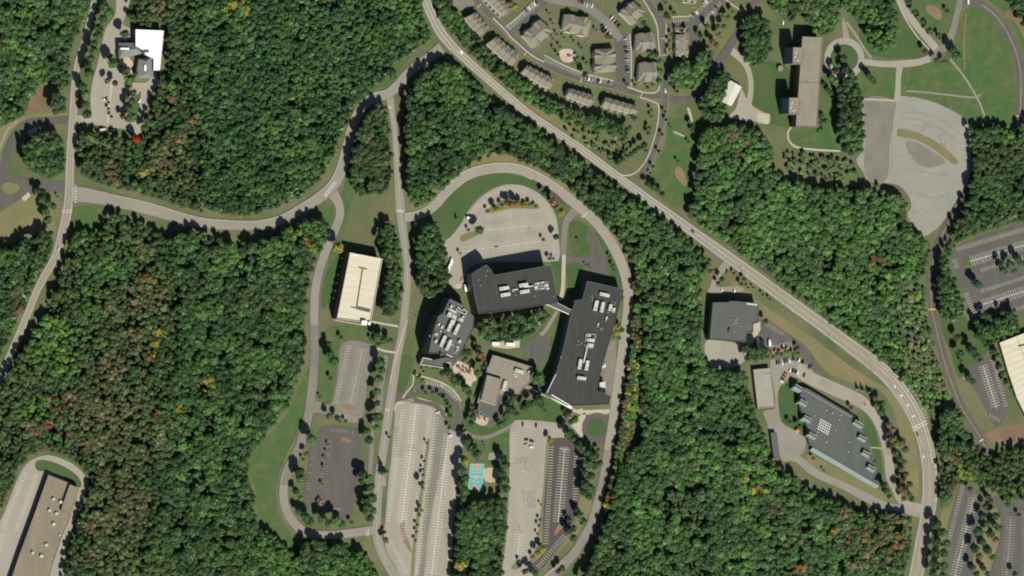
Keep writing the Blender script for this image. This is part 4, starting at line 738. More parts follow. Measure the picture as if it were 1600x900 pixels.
# --- school
SCH = [(1254,606),(1262,607),(1333,649),(1349,668),(1353,684),(1357,697),(1362,711),(1366,725),(1373,736),(1363,753),(1266,695),(1262,684),(1262,668),(1256,655),(1252,642),(1247,627)]
t = building('school', SCH, 10, 'wall_slate', 'roof_slate', 'large dark roofed school with glazed bays inside its ring drive', 'school', 1, .4, seam=(R(-30), 3.2, 'seam_grey'))
for r_ in range(5):
    for c_ in range(6): unit(t, 1283+c_*3.0-r_*1.1, 655.2+c_*1.75+r_*3.6, 2.0, 1.5, -28, 10, .7, 'roof_white', 'skylight')
vents(t, 10, [(1301,645.5),(1312,656),(1306.5,672),(1291.5,691),(1327.5,691),(1326,706),(1273,650),(1315,648.5),(1278,675),(1292,641)], 'unit', 1.7, .9)
rb(t, 10, (1256,609), (1331,652), .25, .3, 'unit', 'roof_joint')
def bay2(cx, cy, L, deg, lb, glass=True, dark=True):
    """raised light monitor: dark louvred top, pale glazed slope on its south-west side"""
    p = G(cx, cy, 12); b_ = empty('roof_monitor', (p.x, p.y, 0), R(deg)); tag(b_, lb, 'skylight bay'); Lm_ = L*U
    mb = MB(); mb.box((0, 0), Lm_, 3.2, 0, 9.0); mb.done('wall', M['wall_slate'], b_)
    mb = MB(); mb.quad((-Lm_/2, -3.9, 4.2), (Lm_/2, -3.9, 4.2), (Lm_/2, -1.65, 8.9), (-Lm_/2, -1.65, 8.9)); mb.face([(-Lm_/2, -3.9, 4.2), (-Lm_/2, -1.65, 8.9), (-Lm_/2, -1.65, 4.2)]); mb.face([(Lm_/2, -3.9, 4.2), (Lm_/2, -1.65, 4.2), (Lm_/2, -1.65, 8.9)]); mb.quad((-Lm_/2,-3.9,4.2),(-Lm_/2,-3.9,0),(Lm_/2,-3.9,0),(Lm_/2,-3.9,4.2)); mb.done('sloped_glazing', M['glassgreen'], b_)
    n = int(Lm_/1.7)
    for i in range(n):
        mb = MB(); mb.box((-Lm_/2 + (i+.5)*Lm_/n, 0), Lm_/n*.72, 2.0, 9.003, 9.12); mb.done('louvre', M['unit_dk'], b_)
    mb = MB()
    for s in (-1, 1): mb.box((0, s*1.42), Lm_, .3, 9.002, 9.4)
    mb.done('coping', M['unit'], b_)
for i, (x, y) in enumerate(((1247,605.5),(1255,628.5),(1261,654),(1269,680))): bay2(x, y, 15, -29, 'glazed roof bay on the west side of the school, ' + ['northernmost', 'second from the north', 'third from the north', 'southernmost'][i])
for i, (x, y) in enumerate(((1347,684),(1353,708.5),(1361,731))): bay2(x, y, 15, -29, 'glazed roof bay on the east side of the school, ' + ['northernmost', 'middle one', 'southernmost'][i])
bay2(1341, 662, 18, -29, 'pale green glazed entrance bay at the north-east corner of the school')
# long glazed wing on the south-west
A1, A2 = G(1270, 699, 9), G(1374, 759, 9); dd_ = A2 - A1; ang = math.atan2(dd_.y, dd_.x); mid = (A1+A2)/2
t = empty('glazed_wing', (mid.x, mid.y, 0), ang); tag(t, 'long narrow wing with pale green sloped glazing along the south-west side of the school', 'building'); Lw_ = dd_.length
mb = MB(); mb.box((0, 1.3), Lw_, 3.4, 0, 5.6); mb.done('wall', M['wall_slate'], t)
n = 24
for i in range(n):
    x0 = -Lw_/2 + i*Lw_/n; x1 = x0 + Lw_/n*.95; mb = MB(); mb.quad((x0, -3.6, 1.8), (x1, -3.6, 1.8), (x1, -.42, 5.6), (x0, -.42, 5.6)); mb.done('sloped_pane', M['glassgreen'], t)
mb = MB(); mb.prism([(-Lw_/2, -3.55), (Lw_/2, -3.55), (Lw_/2, -.42), (-Lw_/2, -.42)], 0, 1.75); mb.done('sill_wall', M['wall_grey'], t)
mb = MB(); mb.box((0, 1.4), Lw_, 2.4, 5.602, 5.7); mb.done('roof', M['roof_grey'], t)
for i in range(7):
    mb = MB(); mb.box((Lw_/2 - 1.5 - i*1.5, 1.4), 1.0, 1.6, 5.702, 5.85); mb.done('louvre', M['unit_dk'], t)
# --- bottom-left factory
t = building('factory', [(75.5,742),(109,755),(124,763),(109,811),(95.5,842),(84,878),(74,912),(15,912),(30,868),(55,800)], 10, 'wall_brown', 'roof_brown', 'long brown roofed factory building in the bottom left corner', 'factory', 1, .5)
b2 = building(None, [(109,757),(124,763),(110,805),(95,797)], 14, 'wall_brown', 'roof_brown', None, None, 0, .3, parent=t, z0=5.7); t['rz'] = 5.7
units(t, 10, [(84,780,4,3.5,-20,2),(95.5,784.5,4.5,4,-20,2),(78,797.5,4,3.5,-20,2),(89,802.5,4.5,3,-20,2),(84.5,819,4.5,4,-20,2),(73,851.5,4.5,3.5,-20,2),(65.5,869,5,4,-20,2),(51.5,864,3.5,3.5,-20,2),(94,836,2.5,2.5,0,1.2)]); vents(t, 10, [(64,808.5),(60,813),(59,823),(55,834),(75,847),(62,812),(57,829),(46,842),(59,797)], s=.9)
for a, b in (((84,772),(47,880)), ((107,812),(90,806)), ((90,806),(70,868))): rb(t, 10, a, b, .2, .12, 'wall_tan', 'roof_joint')
# --- right-edge cream building
t = building('warehouse', [(1562,535.5),(1612,516),(1612,668),(1589,622),(1575,580)], 9, 'wall_tan', 'roof_cream', 'large cream roofed warehouse cut by the right edge of the view', 'warehouse', 1, .4)
for i in range(9): rb(t, 9, (1564+i*2.9, 545+i*9.5), (1612, 527+i*9.5), .14, .1, 'wall_tan', 'roof_joint')
rb(t, 9, (1588,524.5), (1612,590), .3, .25, 'wall_brown', 'roof_joint'); rb(t, 9, (1591,541), (1612,536), 1.2, .6, 'unit_dk', 'duct')
# --- townhouse rows: gabled roofs
def local(P, o): return [Vector((p[0]-o.x, p[1]-o.y)) for p in P]
def townhouse(q, units_n, label, h=11, rise=3.4):
    """q: roof corners on the map sheet; first edge is the street side; deck side is opposite"""
    P = roofpts(q, h); t = empty('townhouse_row', G(*q[0])); tag(t, label, 'townhouses', 'townhouse rows along the main road side'); P = local(P, t.location); H = h*U; Z = H + rise*U
    a, b, c, d = P  # a-b street side, d-c deck side
    m1, m2 = (a+d)/2, (b+c)/2
    mb = MB(); mb.prism([tuple(x) for x in (a.lerp(c,.03), b.lerp(d,.03), c.lerp(a,.03), d.lerp(b,.03))], 0, H); mb.done('wall', M['wall_white'], t)
    mb = MB(); r1, r2 = (*m1, Z), (*m2, Z)
    up = (m1-a); L = (b-a)
    mb.quad((*a, H), (*b, H), r2, r1); mb.quad((*c, H), (*d, H), r1, r2); mb.face([(*a, H), r1, (*d, H)]); mb.face([(*b, H), (*c, H), r2]); mb.quad((*d, H), (*c, H), (*b, H), (*a, H)); mb.done('roof', M['shingle'], t)
    for i in range(units_n):
        f0 = (i+.2)/units_n; f1 = (i+.55)/units_n; fm = (f0+f1)/2
        for (s0, s1, e0, e1, cnt) in ((a, b, m1, m2, 0),):
            e = -.06
            A = s0.lerp(s1, f0) + (s0-e0)*.06; B = s0.lerp(s1, f1) + (s0-e0)*.06; T = e0.lerp(e1, fm); mid = (A+B)/2; zt = Z - .25
            mb = MB(); mb.face([(*A, H+.2), (*T, zt), (*mid, zt-.15)]); mb.face([(*B, H+.2), (*mid, zt-.15), (*T, zt)]); mb.done('dormer_roof', M['shingle'], t)
            mb = MB(); mb.face([(*A, 0), (*B, 0), (*B, H+.19), (*mid, zt-.17), (*A, H+.19)]); mb.done('gable_wall', M['wall_white'], t)
        if i:
            A = a.lerp(b, i/units_n); B = d.lerp(c, i/units_n); mm = m1.lerp(m2, i/units_n); n = (b-a).normalized()*.14
            mb = MB()
            for (s, e) in ((A, mm), (mm, B)):
                z0 = H if s is A else Z; z1 = Z if s is A else H
                mb.quad((*(s-n), z0+.35), (*(s+n), z0+.35), (*(e+n), z1+.35), (*(e-n), z1+.35)); mb.quad((*(s-n), z0), (*(s-n), z0+.35), (*(e-n), z1+.35), (*(e-n), z1)); mb.quad((*(s+n), z0+.35), (*(s+n), z0), (*(e+n), z1), (*(e+n), z1+.35))
            mb.done('party_wall', M['wall_brown'], t)
        dn = (d-a).normalized(); p = d.lerp(c, (i+.8)/units_n) + dn*1.1; ang = math.atan2((c-d).y, (c-d).x)
        mb = MB(); mb.box(p, 2.6, 2.0, 2.6, 2.75, ang); dk = mb.done('deck', M['wall_tan'], t)
        mb = MB(); q2 = p + dn*1.0; mb.box(q2, 2.7, .14, 2.7, 3.8, ang)
        u = (c-d).normalized()
        for s in (-1, 1): mb.box(p + u*s*1.3, .14, 2.0, 2.7, 3.8, ang)
        mb.done('railing', M['whiteb'], dk)
        v = m1.lerp(m2, (i+.85)/units_n); mb = MB(); mb.box(v, .6, .6, Z-.5, Z+.9, ang); mb.done('chimney', M['wall_brown'], t)
    return t
TH_ = [([(744,19),(764,43),(749,57),(726,28)], 4, 'row of tan gabled townhouses nearest the top of the main road'),
 ([(776,57),(812,86),(800,104),(760,69)], 5, 'tan gabled townhouse row, second from the north along the main road'),
 ([(824,102),(868,124),(858,140),(814,114)], 5, 'tan gabled townhouse row, third from the north along the main road'),
 ([(890,138),(932,150),(922,166),(884,151)], 5, 'tan gabled townhouse row, fourth from the north along the main road'),
 ([(947,152),(1000,167),(992,180),(940,166)], 5, 'tan gabled townhouse row nearest the junction of the condo streets'),
 ([(774,-14),(802,14),(786,26),(756,-4)], 5, 'tan townhouse row at the top edge with its decks facing the street')]
for q, n, lb in TH_: townhouse(q, n, lb)
def villa(q, label, h=10, rise=5.0, nd=2, mroof='shingle'):
    P = roofpts(q, h); t = empty('villa_block', G(*q[0])); tag(t, label, 'house'); P = local(P, t.location); H = h*U; Z = H+rise*U
    if (P[1]-P[0]).length < (P[2]-P[1]).length: P = P[1:]+P[:1]
    a, b, c, d = P; m1, m2 = (a+d)/2, (b+c)/2; r1 = m1.lerp(m2, .2); r2 = m1.lerp(m2, .8)
    mb = MB(); mb.prism([tuple(x) for x in (a.lerp(c,.03), b.lerp(d,.03), c.lerp(a,.03), d.lerp(b,.03))], 0, H); mb.done('wall', M['wall_white'], t)
    mb = MB(); mb.quad((*a, H), (*b, H), (*r2, Z), (*r1, Z)); mb.face([(*b, H), (*c, H), (*r2, Z)]); mb.quad((*c, H), (*d, H), (*r1, Z), (*r2, Z)); mb.face([(*d, H), (*a, H), (*r1, Z)]); mb.quad((*d, H), (*c, H), (*b, H), (*a, H))
    if sum((P[(i+1)%4]-P[i]).cross(P[(i+2)%4]-P[(i+1)%4]) for i in range(4)) < 0: mb.f = [f[::-1] for f in mb.f]
    mb.done('roof', M[mroof], t)
    for s0, s1 in ((a, b), (d, c)):
        for k in range(nd):
            fm = .25 + .5*k; w_ = .13; o = (s0-(m1 if s0 is a else m1))*.08
            A = s0.lerp(s1, fm-w_)+o; B = s0.lerp(s1, fm+w_)+o; T = m1.lerp(m2, .12+.76*fm); mid = (A+B)/2; zt = Z-.3
            mb = MB(); mb.face([(*A, H+.2), (*T, zt), (*mid, zt-.2)]); mb.face([(*B, H+.2), (*mid, zt-.2), (*T, zt)]); mb.done('cross_gable', M[mroof], t)
            mb = MB(); mb.face([(*A, 0), (*B, 0), (*B, H+.19), (*mid, zt-.22), (*A, H+.19)]); mb.done('gable_wall', M['wall_white'], t)
    for f in (.3, .7):
        v = m1.lerp(m2, f); mb = MB(); mb.box(v, .7, .7, Z-.5, Z+.8); mb.done('chimney', M['wall_brown'], t)
    return t
for q, lb in (([(816,56),(844,30),(864,48),(834,76)], 'hipped roof apartment house west of the playground, turned diagonal to the street'),
 ([(878,47),(882,22),(924,30),(918,58)], 'hipped roof apartment house directly north of the playground'),
 ([(929,114),(930,77),(960,75),(961,112)], 'hipped roof apartment house east of the playground'),
 ([(992,80),(994,53),(1022,51),(1026,80)], 'hipped roof apartment house, northern of the pair beside the condo street'),
 ([(996,128),(999,98),(1028,98),(1030,128)], 'hipped roof apartment house, southern of the pair beside the condo street'),
 ([(968,20),(990,2),(1008,18),(988,40)], 'hipped roof apartment house turned diagonal north of the inner parking street'),
 ([(1064,-12),(1094,-10),(1086,7),(1066,2)], 'pale roofed apartment house at the top edge beside the parking spur')):
    villa(q, lb)
villa([(1056,88),(1056,54),(1073,53),(1075,90)], 'tan roofed garage block on the east side of the condo street', 8, 2.5, 3)
# --- playground play frame
t = empty('playground_slide', G(888, 87)); tag(t, 'small dark climbing platform with red slide on the round pink playground pad', 'playground slide')
for x, y in ((-1.2,-1),(1.2,-1),(1.2,1),(-1.2,1)):
    mb = MB(); mb.box((x, y), .15, .15, 0, 2.6); mb.done('post', M['wall_brown'], t)
mb = MB(); mb.box((0, 0), 2.6, 2.2, 1.3, 1.45); mb.done('platform', M['wall_brown'], t); mb = MB(); mb.quad((1.3,-.4,1.3),(4.2,-.4,.3),(4.2,.4,.3),(1.3,.4,1.3)); mb.done('slide', M['car red'], t)
# --- guard booth, kiosk, light poles, boulders
for x, y, lb in ((733, 340, 'small white roofed booth at the west end of the half-round lot'),):
    t = building('booth', [(x-3.5,y-1.5),(x+3,y-1),(x+3.5,y+2),(x-3,y+2)], 5, 'wall_white', 'roof_white', lb, 'booth', 0, .1); rb(t, 5, (x-3,y), (x+3,y+.4), .1, .15, 'unit', 'ridge')
def pole(x, y, h, lb, arm=1.5, grp='light poles standing over the roads and parking lots'):
    p = G(x, y); t = empty('light_pole', p); tag(t, lb, 'light pole', grp)
    mb = MB(); n = 6; mb.prism([(.16*math.cos(i*math.pi/3), .16*math.sin(i*math.pi/3)) for i in range(n)], 0, h); mb.done('pole', M['pole'], t)
    mb = MB(); mb.box((arm/2, 0), arm, .12, h-.15, h); mb.done('arm', M['pole'], t); mb = MB(); mb.box((arm, 0), .9, .4, h-.22, h+.02); mb.done('lamp_head', M['whiteb'], t)
PL = [(1419,152,10,'light pole at the north gate of the disused lot'), (1471,226,10,'light pole on the curved grass island of the disused lot'), (1477,168,9,'light pole at the grass edge of the disused lot'),
 (822,734,9,'northern light pole in the middle of the pale central-east lot'), (819,781,9,'middle light pole in the pale central-east lot'), (813,832,9,'southern light pole in the pale central-east lot'),
 (1159,429,10,'utility pole by the main road just north of the workshop'), (1229,487,10,'utility pole by the main road east of the workshop'), (1296,535,10,'utility pole by the main road opposite the scrub slope'), (1361,579,10,'utility pole by the main road where the lanes widen')]
for a in PL: pole(*a)
# ================================================================ VEHICLES
def car_protos():
    me = {}
    # body: lofted sections along x (front +x)
    secs = [(-2.25,.62,.35,.72),(-2.05,.82,.28,.92),(-1.3,.88,.25,.98),(-.2,.90,.25,.96),(.9,.89,.25,.92),(1.8,.84,.26,.80),(2.2,.66,.34,.62)]
    v = []; f = []
    for x, w_, z0, z1 in secs: v += [(x,-w_,z0),(x,-w_,z1*.8),(x,-w_*.86,z1),(x,w_*.86,z1),(x,w_,z1*.8),(x,w_,z0)]
    for i in range(len(secs)-1):
        for k in range(6): a = i*6+k; b = i*6+(k+1) % 6; f.append((a, b, b+6, a+6))
    f.append((0,5,4,3,2,1)); n = len(v)-6; f.append(tuple(n+i for i in range(6)))
    me['body'] = mesh('car_body', v, f)
    def cab(x0, x1, t0, t1, w0, w1, zb, zt):
        return [(x0,-w0,zb),(x1,-w0,zb),(x1,w0,zb),(x0,w0,zb),(t0,-w1,zt),(t1,-w1,zt),(t1,w1,zt),(t0,w1,zt)]
    box = [(0,1,5,4),(1,2,6,5),(2,3,7,6),(3,0,4,7),(4,5,6,7)]
    me['glass'] = mesh('car_windows', cab(-1.75,1.15,-1.2,.35,.78,.64,.93,1.40), box)
    me['roof'] = mesh('car_roof', cab(-1.2,.33,-1.1,.25,.66,.58,1.39,1.46), box)
    me['suvglass'] = mesh('suv_windows', cab(-2.1,1.2,-1.95,.5,.8,.70,.95,1.62), box)
    me['suvroof'] = mesh('suv_roof', cab(-1.97,.48,-1.85,.4,.72,.64,1.61,1.70), box)
    mb = MB(); n = 12
    mb.v = [(.33*math.cos(i*2*math.pi/n), s, .33*math.sin(i*2*math.pi/n)) for s in (-.11, .11) for i in range(n)]
    mb.f = [(i, (i+1) % n, n+(i+1) % n, n+i) for i in range(n)] + [tuple(range(n-1, -1, -1)), tuple(range(n, 2*n))]
    me['wheel'] = mesh('car_wheel', mb.v, mb.f)
    me['box'] = mesh('truck_box', cab(-3.6,1.5,-3.6,1.5,1.15,1.15,.9,3.0), box+[(3,2,1,0)]); me['cab'] = mesh('truck_cab', cab(1.6,3.5,1.7,3.1,1.0,.95,.6,2.3), box+[(3,2,1,0)])
    me['tglass'] = mesh('truck_windscreen', cab(3.0,3.56,2.7,3.14,.9,.85,1.45,2.2), box)
    return me
CM = car_protos()
CM['glass'].materials.append(M['carglass']); CM['suvglass'].materials.append(M['carglass']); CM['wheel'].materials.append(M['tyre']); CM['tglass'].materials.append(M['carglass'])
_cb = {}
def cmesh(k, c):
    if (k, c) not in _cb:
        m_ = CM[k].copy(); m_.name = k + '_' + c.replace(' ', '_'); m_.materials.clear(); m_.materials.append(M['car ' + c]); _cb[(k, c)] = m_
    return _cb[(k, c)]
def car(px, py, deg, c, label, kind='car', group='cars parked and driving around the campus'):
    p = G(px, py, 1); z = Z_LOT + .12
    t = empty({'car': 'parked_car', 'suv': 'parked_car', 'truck': 'box_truck', 'moving': 'moving_car'}[kind], (p.x, p.y, z), R(deg)); tag(t, label, 'truck' if kind == 'truck' else 'car', None if kind == 'truck' else group)
    if kind == 'truck':
        link('cargo_box', cmesh('box', c), None, t); link('cab', cmesh('cab', c), None, t); link('windscreen', CM['tglass'], None, t)
        wx = ((-2.6, 1), (-2.6, -1), (2.5, 1), (2.5, -1))
        for x, s in wx: link('wheel', CM['wheel'], None, t, loc=(x, s*.95, .4))
    else:
        link('body', cmesh('body', c), None, t); s_ = kind == 'suv'
        link('windows', CM['suvglass' if s_ else 'glass'], None, t); link('car_roof', cmesh('suvroof' if s_ else 'roof', c), None, t)
        for x, s in ((-1.4, 1), (-1.4, -1), (1.4, 1), (1.4, -1)): link('wheel', CM['wheel'], None, t, loc=(x, s*.8, .33))
    return t
car(1433.5,679,-72,'dark grey','dark car just south of the crosswalk on the main road','moving'); car(1442.3,712,108,'white','white car heading north on the wide main road opposite the school','moving')
car(1082.5,361.5,146,'brown','dark car on the main road beneath the forest shadow','moving'); car(92,388,70,'white','white car driving on the western road','moving')
car(163.3,155.5,-12,'white','white car alone in the north-west lot beside the long planted strip'); car(218,157.5,60,'white','white car by the shaded eastern edge of the north-west lot','suv')
car(160,202.5,10,'silver','silver van half under trees south of the north-west lot','truck'); car(176.5,203.5,-8,'silver','silver car in tree shade at the south end of the north-west lot','suv')
car(776.5,387,-5,'pale blue','pale blue car parked in the southern row of the half-round lot'); car(704,409,78,'white','white box truck beside the tall trees west of the dark campus buildings, northern one','truck')
car(700.2,418.5,72,'white','white box truck beside the tall trees west of the dark campus buildings, southern one','truck'); car(721.5,436.5,85,'beige','beige car against the dark campus wall by the loading lane'); car(726,450,100,'white','white trailer truck squeezed against the dark campus building wall','truck')
car(703.5,680.5,5,'white','white car at the north end of the long central lot','suv'); car(683.5,644.5,20,'white','small white car on the grass corner at the head of the central lot')
car(816.5,663,85,'black','black car at the west end of the short top row of the pale lot'); car(837.5,664.5,85,'black','black car with light windows, fourth stall of the short top row','suv')
car(822.5,687,8,'dark grey','dark car, north-west of the cluster of four cars in the pale lot'); car(831,689.5,-8,'black','black car, north-east of the cluster of four cars in the pale lot','suv')
car(821.5,695,8,'silver','silver car, south-west of the cluster of four cars in the pale lot'); car(830,698.5,-5,'white','white car, south-east of the cluster of four cars in the pale lot','suv')
car(941.5,572,72,'white','white car in the service yard east of the long dark building'); car(944.5,571,72,'white','white van next to the white car in the service yard','suv')
car(124,818,-12,'pale blue','pale blue car in forest shade east of the brown factory','suv')
# workshop lot
car(1183.2,533.5,92,'white','long white truck, westernmost vehicle south of the square grey building','truck'); car(1188.5,536,92,'silver','silver truck right beside the white truck by the square grey building','truck')
car(1201.3,535.5,92,'white','white van in the shade between the trucks and the parked cars','truck')
for x, y, c, lb in ((1207.5,540,'beige','beige car, westernmost of the short row facing the brick strip'), (1216,540.5,'silver','silver car, second in the short row facing the brick strip'), (1224,540,'white','white car, third in the short row facing the brick strip')): car(x, y, 88, c, lb)
row = [(1213.5,566,'black'),(1217.5,565.5,'dark grey'),(1222,567,'white'),(1225.5,564.5,'dark grey'),(1229,563,'blue'),(1233,563.5,'white'),(1239.7,560,'black'),(1248.2,562.3,'white'),(1254.5,565.5,'black')]
O = ['westernmost','second from the west','third from the west','fourth from the west','fifth from the west','sixth from the west','third from the east','second from the east','easternmost']
for (x, y, c), o_ in zip(row, O): car(x, y, {1248.2: 65, 1254.5: 62}.get(x, 96 if x < 1240 else 90), c, f'{c} car, {o_} in the car row north of the school yard', 'suv' if c in ('white','black') else 'car')
car(1264.5,573,60,'dark grey','dark car on the bend of the school drive, left of a pair'); car(1267.5,573,60,'blue','blue car on the bend of the school drive, right of a pair')
for i, (x, y, c) in enumerate(((1234.3,578,'white'),(1238.3,579,'black'),(1242.2,580,'dark grey'),(1246,581.5,'white'))): car(x, y, 78, c, f'{c} car, {["first","second","third","fourth"][i]} from the west in the row facing the school lawn', 'suv' if i in (0, 3) else 'car')
car(1256.5,586,70,'dark grey','lone dark car on the drive beside the north tip of the school')
for i, (x, y, c) in enumerate(((1227.5,583.5,'red'),(1225,587.5,'dark grey'),(1222.8,592,'black'),(1221,596,'white'))): car(x, y, -32, c, f'{c} car, {["northernmost","second","third","southernmost"][i]} in the slanted row east of the pale warehouse')
car(1127.8,452.5,86,'white','white car in front of the square grey building, western one'); car(1147.3,453.5,86,'white','white car in front of the square grey building, eastern one','suv')
car(1135.5,424,75,'dark grey','dark car by the entrance sign where the workshop drive meets the main road')
# condo cars
for i, (x, y, c) in enumerate(((818,20,'silver'),(822,16,'dark grey'),(826.5,12.5,'white'),(830,9,'silver'),(834.5,6,'white'),(838.5,3,'dark grey'))): car(x, y, -48, c, f'{c} car, {["first","second","third","fourth","fifth","sixth"][i]} from the south-west in the diagonal condo parking row')
for i, (x, y, c) in enumerate(((905,1,'red'),(909,2.5,'dark grey'),(913,5,'silver'),(917,7,'white'),(921,7.5,'pale blue'),(925,8.5,'white'))): car(x, y, 68, c, f'{c} car, {["first","second","third","fourth","fifth","sixth"][i]} from the west in the row north of the playground')
for i, (x, y, c) in enumerate(((941,40,'dark grey'),(944.5,44.5,'white'),(948,48.5,'silver'),(952,53,'white'))): car(x, y, 42, c, f'{c} car, {["first","second","third","fourth"][i]} from the north-west on the playground side of the inner street')
for i, (x, y, c) in enumerate(((956,27.5,'white'),(959.5,31.5,'silver'),(963,35,'dark grey'),(967,40,'black'))): car(x, y, 42, c, f'{c} car, {["first","second","third","fourth"][i]} from the north-west on the house side of the inner street')
for i, (x, y, c) in enumerate(((976.5,61,'silver'),(977.5,74,'dark grey'),(979,81,'black'),(980,93.5,'silver'),(980,105,'blue'),(980.3,110,'black'))): car(x, y, 3, c, f'{c} car, {["northernmost","second","third","fourth","fifth","southernmost"][i]} in the short lot between two apartment houses')
for i, (x, y, c) in enumerate(((919.5,123,'white'),(925,124.5,'pale blue'),(934.5,126,'brown'),(938,126.5,'white'),(950.5,128.5,'black'))): car(x, y, 72, c, f'{c} car, {["first","second","third","fourth","fifth"][i]} from the west in the row facing the southern condo street', 'suv' if i == 0 else 'car')
car(1040,80,92,'dark grey','dark car on the condo street beside the garage block'); car(1039.3,142,98,'white','white car at the junction of the condo streets','suv')
for i, (x, y, c) in enumerate(((1083,23.5,'dark grey'),(1088,19.5,'white'),(1100,6,'silver'),(1103,2.5,'white'))): car(x, y, -45, c, f'{c} car, {["first","second","third","fourth"][i]} from the south in the west side row of the parking spur')
for i, (x, y, c) in enumerate(((1100,38,'black'),(1113.5,18,'silver'),(1119,12,'dark grey'))): car(x, y, -45, c, f'{c} car, {["first","second","third"][i]} from the south in the east side row of the parking spur')
car(1223,35,88,'white','white pickup truck parked north of the tall slab','suv')
# boulders / playground seats etc: small terrace tables
def table(x, y, lb):
    p = G(x, y); t = empty('cafe_table', (p.x, p.y, Z_LOT+.1)); tag(t, lb, 'table', 'tables on the campus terraces')
    mb = MB(); mb.prism([(1.05*math.cos(i*math.pi/4), 1.05*math.sin(i*math.pi/4)) for i in range(8)], 2.1, 2.2, True); mb.done('umbrella', M['wall_brown'], t)
    mb = MB(); mb.box((0, 0), .12, .12, 0, 2.1); mb.done('post', M['pole'], t); mb = MB(); mb.box((0, 0), 1.2, 1.2, .7, .76); mb.done('tabletop', M['wall_tan'], t)
OT = ['westernmost','second','third','fourth','fifth','sixth','seventh','eighth','ninth','easternmost']
for i, (x, y) in enumerate(sorted(((714,574),(717,574),(720,579),(728.5,578),(723.5,574.5),(724,581),(729,582),(733,583),(734,579),(719,577)))): table(x, y, f'{OT[i]} dark umbrella table counted from the west on the larger pink terrace')
for i, (x, y) in enumerate(sorted(((747,647),(752,650),(757,652),(757,656.5),(748,653)))): table(x, y, f'{(OT[:4]+OT[-1:])[i]} dark umbrella table counted from the west on the small southern terrace')
# trampoline-like ring and orange play object near the school
p = G(1351, 632); t = empty('planter_ring', (p.x, p.y, Z_LOT+.1)); tag(t, 'round pink brick planter ring in the school drive', 'planter')
mb = MB(); mb.prism([(2.6*math.cos(i*math.pi/8), 2.6*math.sin(i*math.pi/8)) for i in range(16)], 0, .4); mb.done('rim', M['paver'], t); mb = MB(); mb.prism([(1.8*math.cos(i*math.pi/8), 1.8*math.sin(i*math.pi/8)) for i in range(16)], .4, .55); mb.done('planting', M['mulch'], t)
p = G(1244, 673); t = empty('play_canopy', (p.x, p.y, Z_LOT)); tag(t, 'small orange canopy beside the school yard lawn', 'canopy')
CM_o = mat('orange_canvas', (.62, .20, .09), (.5, .15, .07), .5)
mb = MB(); r_ = 2.2; k = 8; pts_ = [(r_*math.cos(i*2*math.pi/k), r_*math.sin(i*2*math.pi/k), 2.6) for i in range(k)]
for i in range(k): mb.face([pts_[i], pts_[(i+1) % k], (0, 0, 3.8)])
mb.done('cover', CM_o, t); mb = MB(); mb.box((0, 0), .15, .15, 0, 3.7); mb.done('post', M['pole'], t)
# ================================================================ TREES
def leafmesh(name, V, F, shade):
    me = mesh(name, V, F); a = me.attributes.new('shade', 'FLOAT', 'POINT'); a.data.foreach_set('value', np.array(shade, np.float32)); me.materials.append(M['leaf'])
    return me
def quads(C, Nn, size, V, F, S_, sh, r, up=.0):
    for c, n, s, k in zip(C, Nn, size, sh):
        t = np.cross(n, r.normal(size=3)); t /= np.linalg.norm(t)+1e-9; b = np.cross(n, t)
        i = len(V); e = r.uniform(.6, 1.25, 4)
        for (u, w_), ee in zip(((-1,-.2),(.1,-1),(1,.2),(-.1,1)), e): V.append(tuple(c + t*u*s*ee + b*w_*s*ee)); S_.append(k)
        F.append((i, i+1, i+2, i+3))
def ico(V, F, S_, c, rad, sh, r, sub=1):
    bm = bmesh.new(); bmesh.ops.create_icosphere(bm, subdivisions=sub, radius=1); i0 = len(V); bm.verts.ensure_lookup_table()
    for v in bm.verts:
        k = 1 + r.uniform(-.09, .09); V.append((c[0]+v.co.x*rad[0]*k, c[1]+v.co.y*rad[1]*k, c[2]+v.co.z*rad[2]*k)); S_.append(sh)
    for f in bm.faces: F.append(tuple(i0+v.index for v in f.verts))
    bm.free()
def broad(seed, lobes=9, nl=46, asp=3.6, leaf=.115):
    """unit crown: radius 1, height from z 0.35 to 1 (z is later scaled by tree height / radius)"""
    r = np.random.default_rng(seed); V = []; F = []; S_ = []
    L = [((0, 0, .78), .56)]
    for i in range(lobes):
        a = i*2*math.pi/lobes*1.0 + r.uniform(-.3, .3); d = r.uniform(.42, .68); rr = r.uniform(.28, .42); L.append(((d*math.cos(a), d*math.sin(a), r.uniform(.66, .80)), rr))
    for i in range(3):
        a = r.uniform(0, 6.28); d = r.uniform(.1, .35); L.append(((d*math.cos(a), d*math.sin(a), r.uniform(.86, .90)), r.uniform(.24, .34)))
    for c, rr in L:
        sh = r.uniform(.9, 1.1); ico(V, F, S_, c, (rr*.96, rr*.96, rr*.96/asp), sh*.9, r, 2)
        dirs = r.normal(size=(nl, 3)); dirs[:, 2] = np.abs(dirs[:, 2])*.9 + r.uniform(-.35, .2, nl); dirs /= np.linalg.norm(dirs, axis=1)[:, None]
        P = np.array(c) + dirs*np.array([rr, rr, rr/asp])*r.uniform(.95, 1.06, nl)[:, None]
        N_ = dirs + r.normal(size=(nl, 3))*.2; N_ /= np.linalg.norm(N_, axis=1)[:, None]
        quads(P, N_, r.uniform(leaf*.7, leaf*1.35, nl), V, F, S_, sh*r.uniform(.88, 1.12, nl), r)
    V = [(x, y, min(z, 1.0)) for x, y, z in V]
    return leafmesh('broad_crown', V, F, S_)
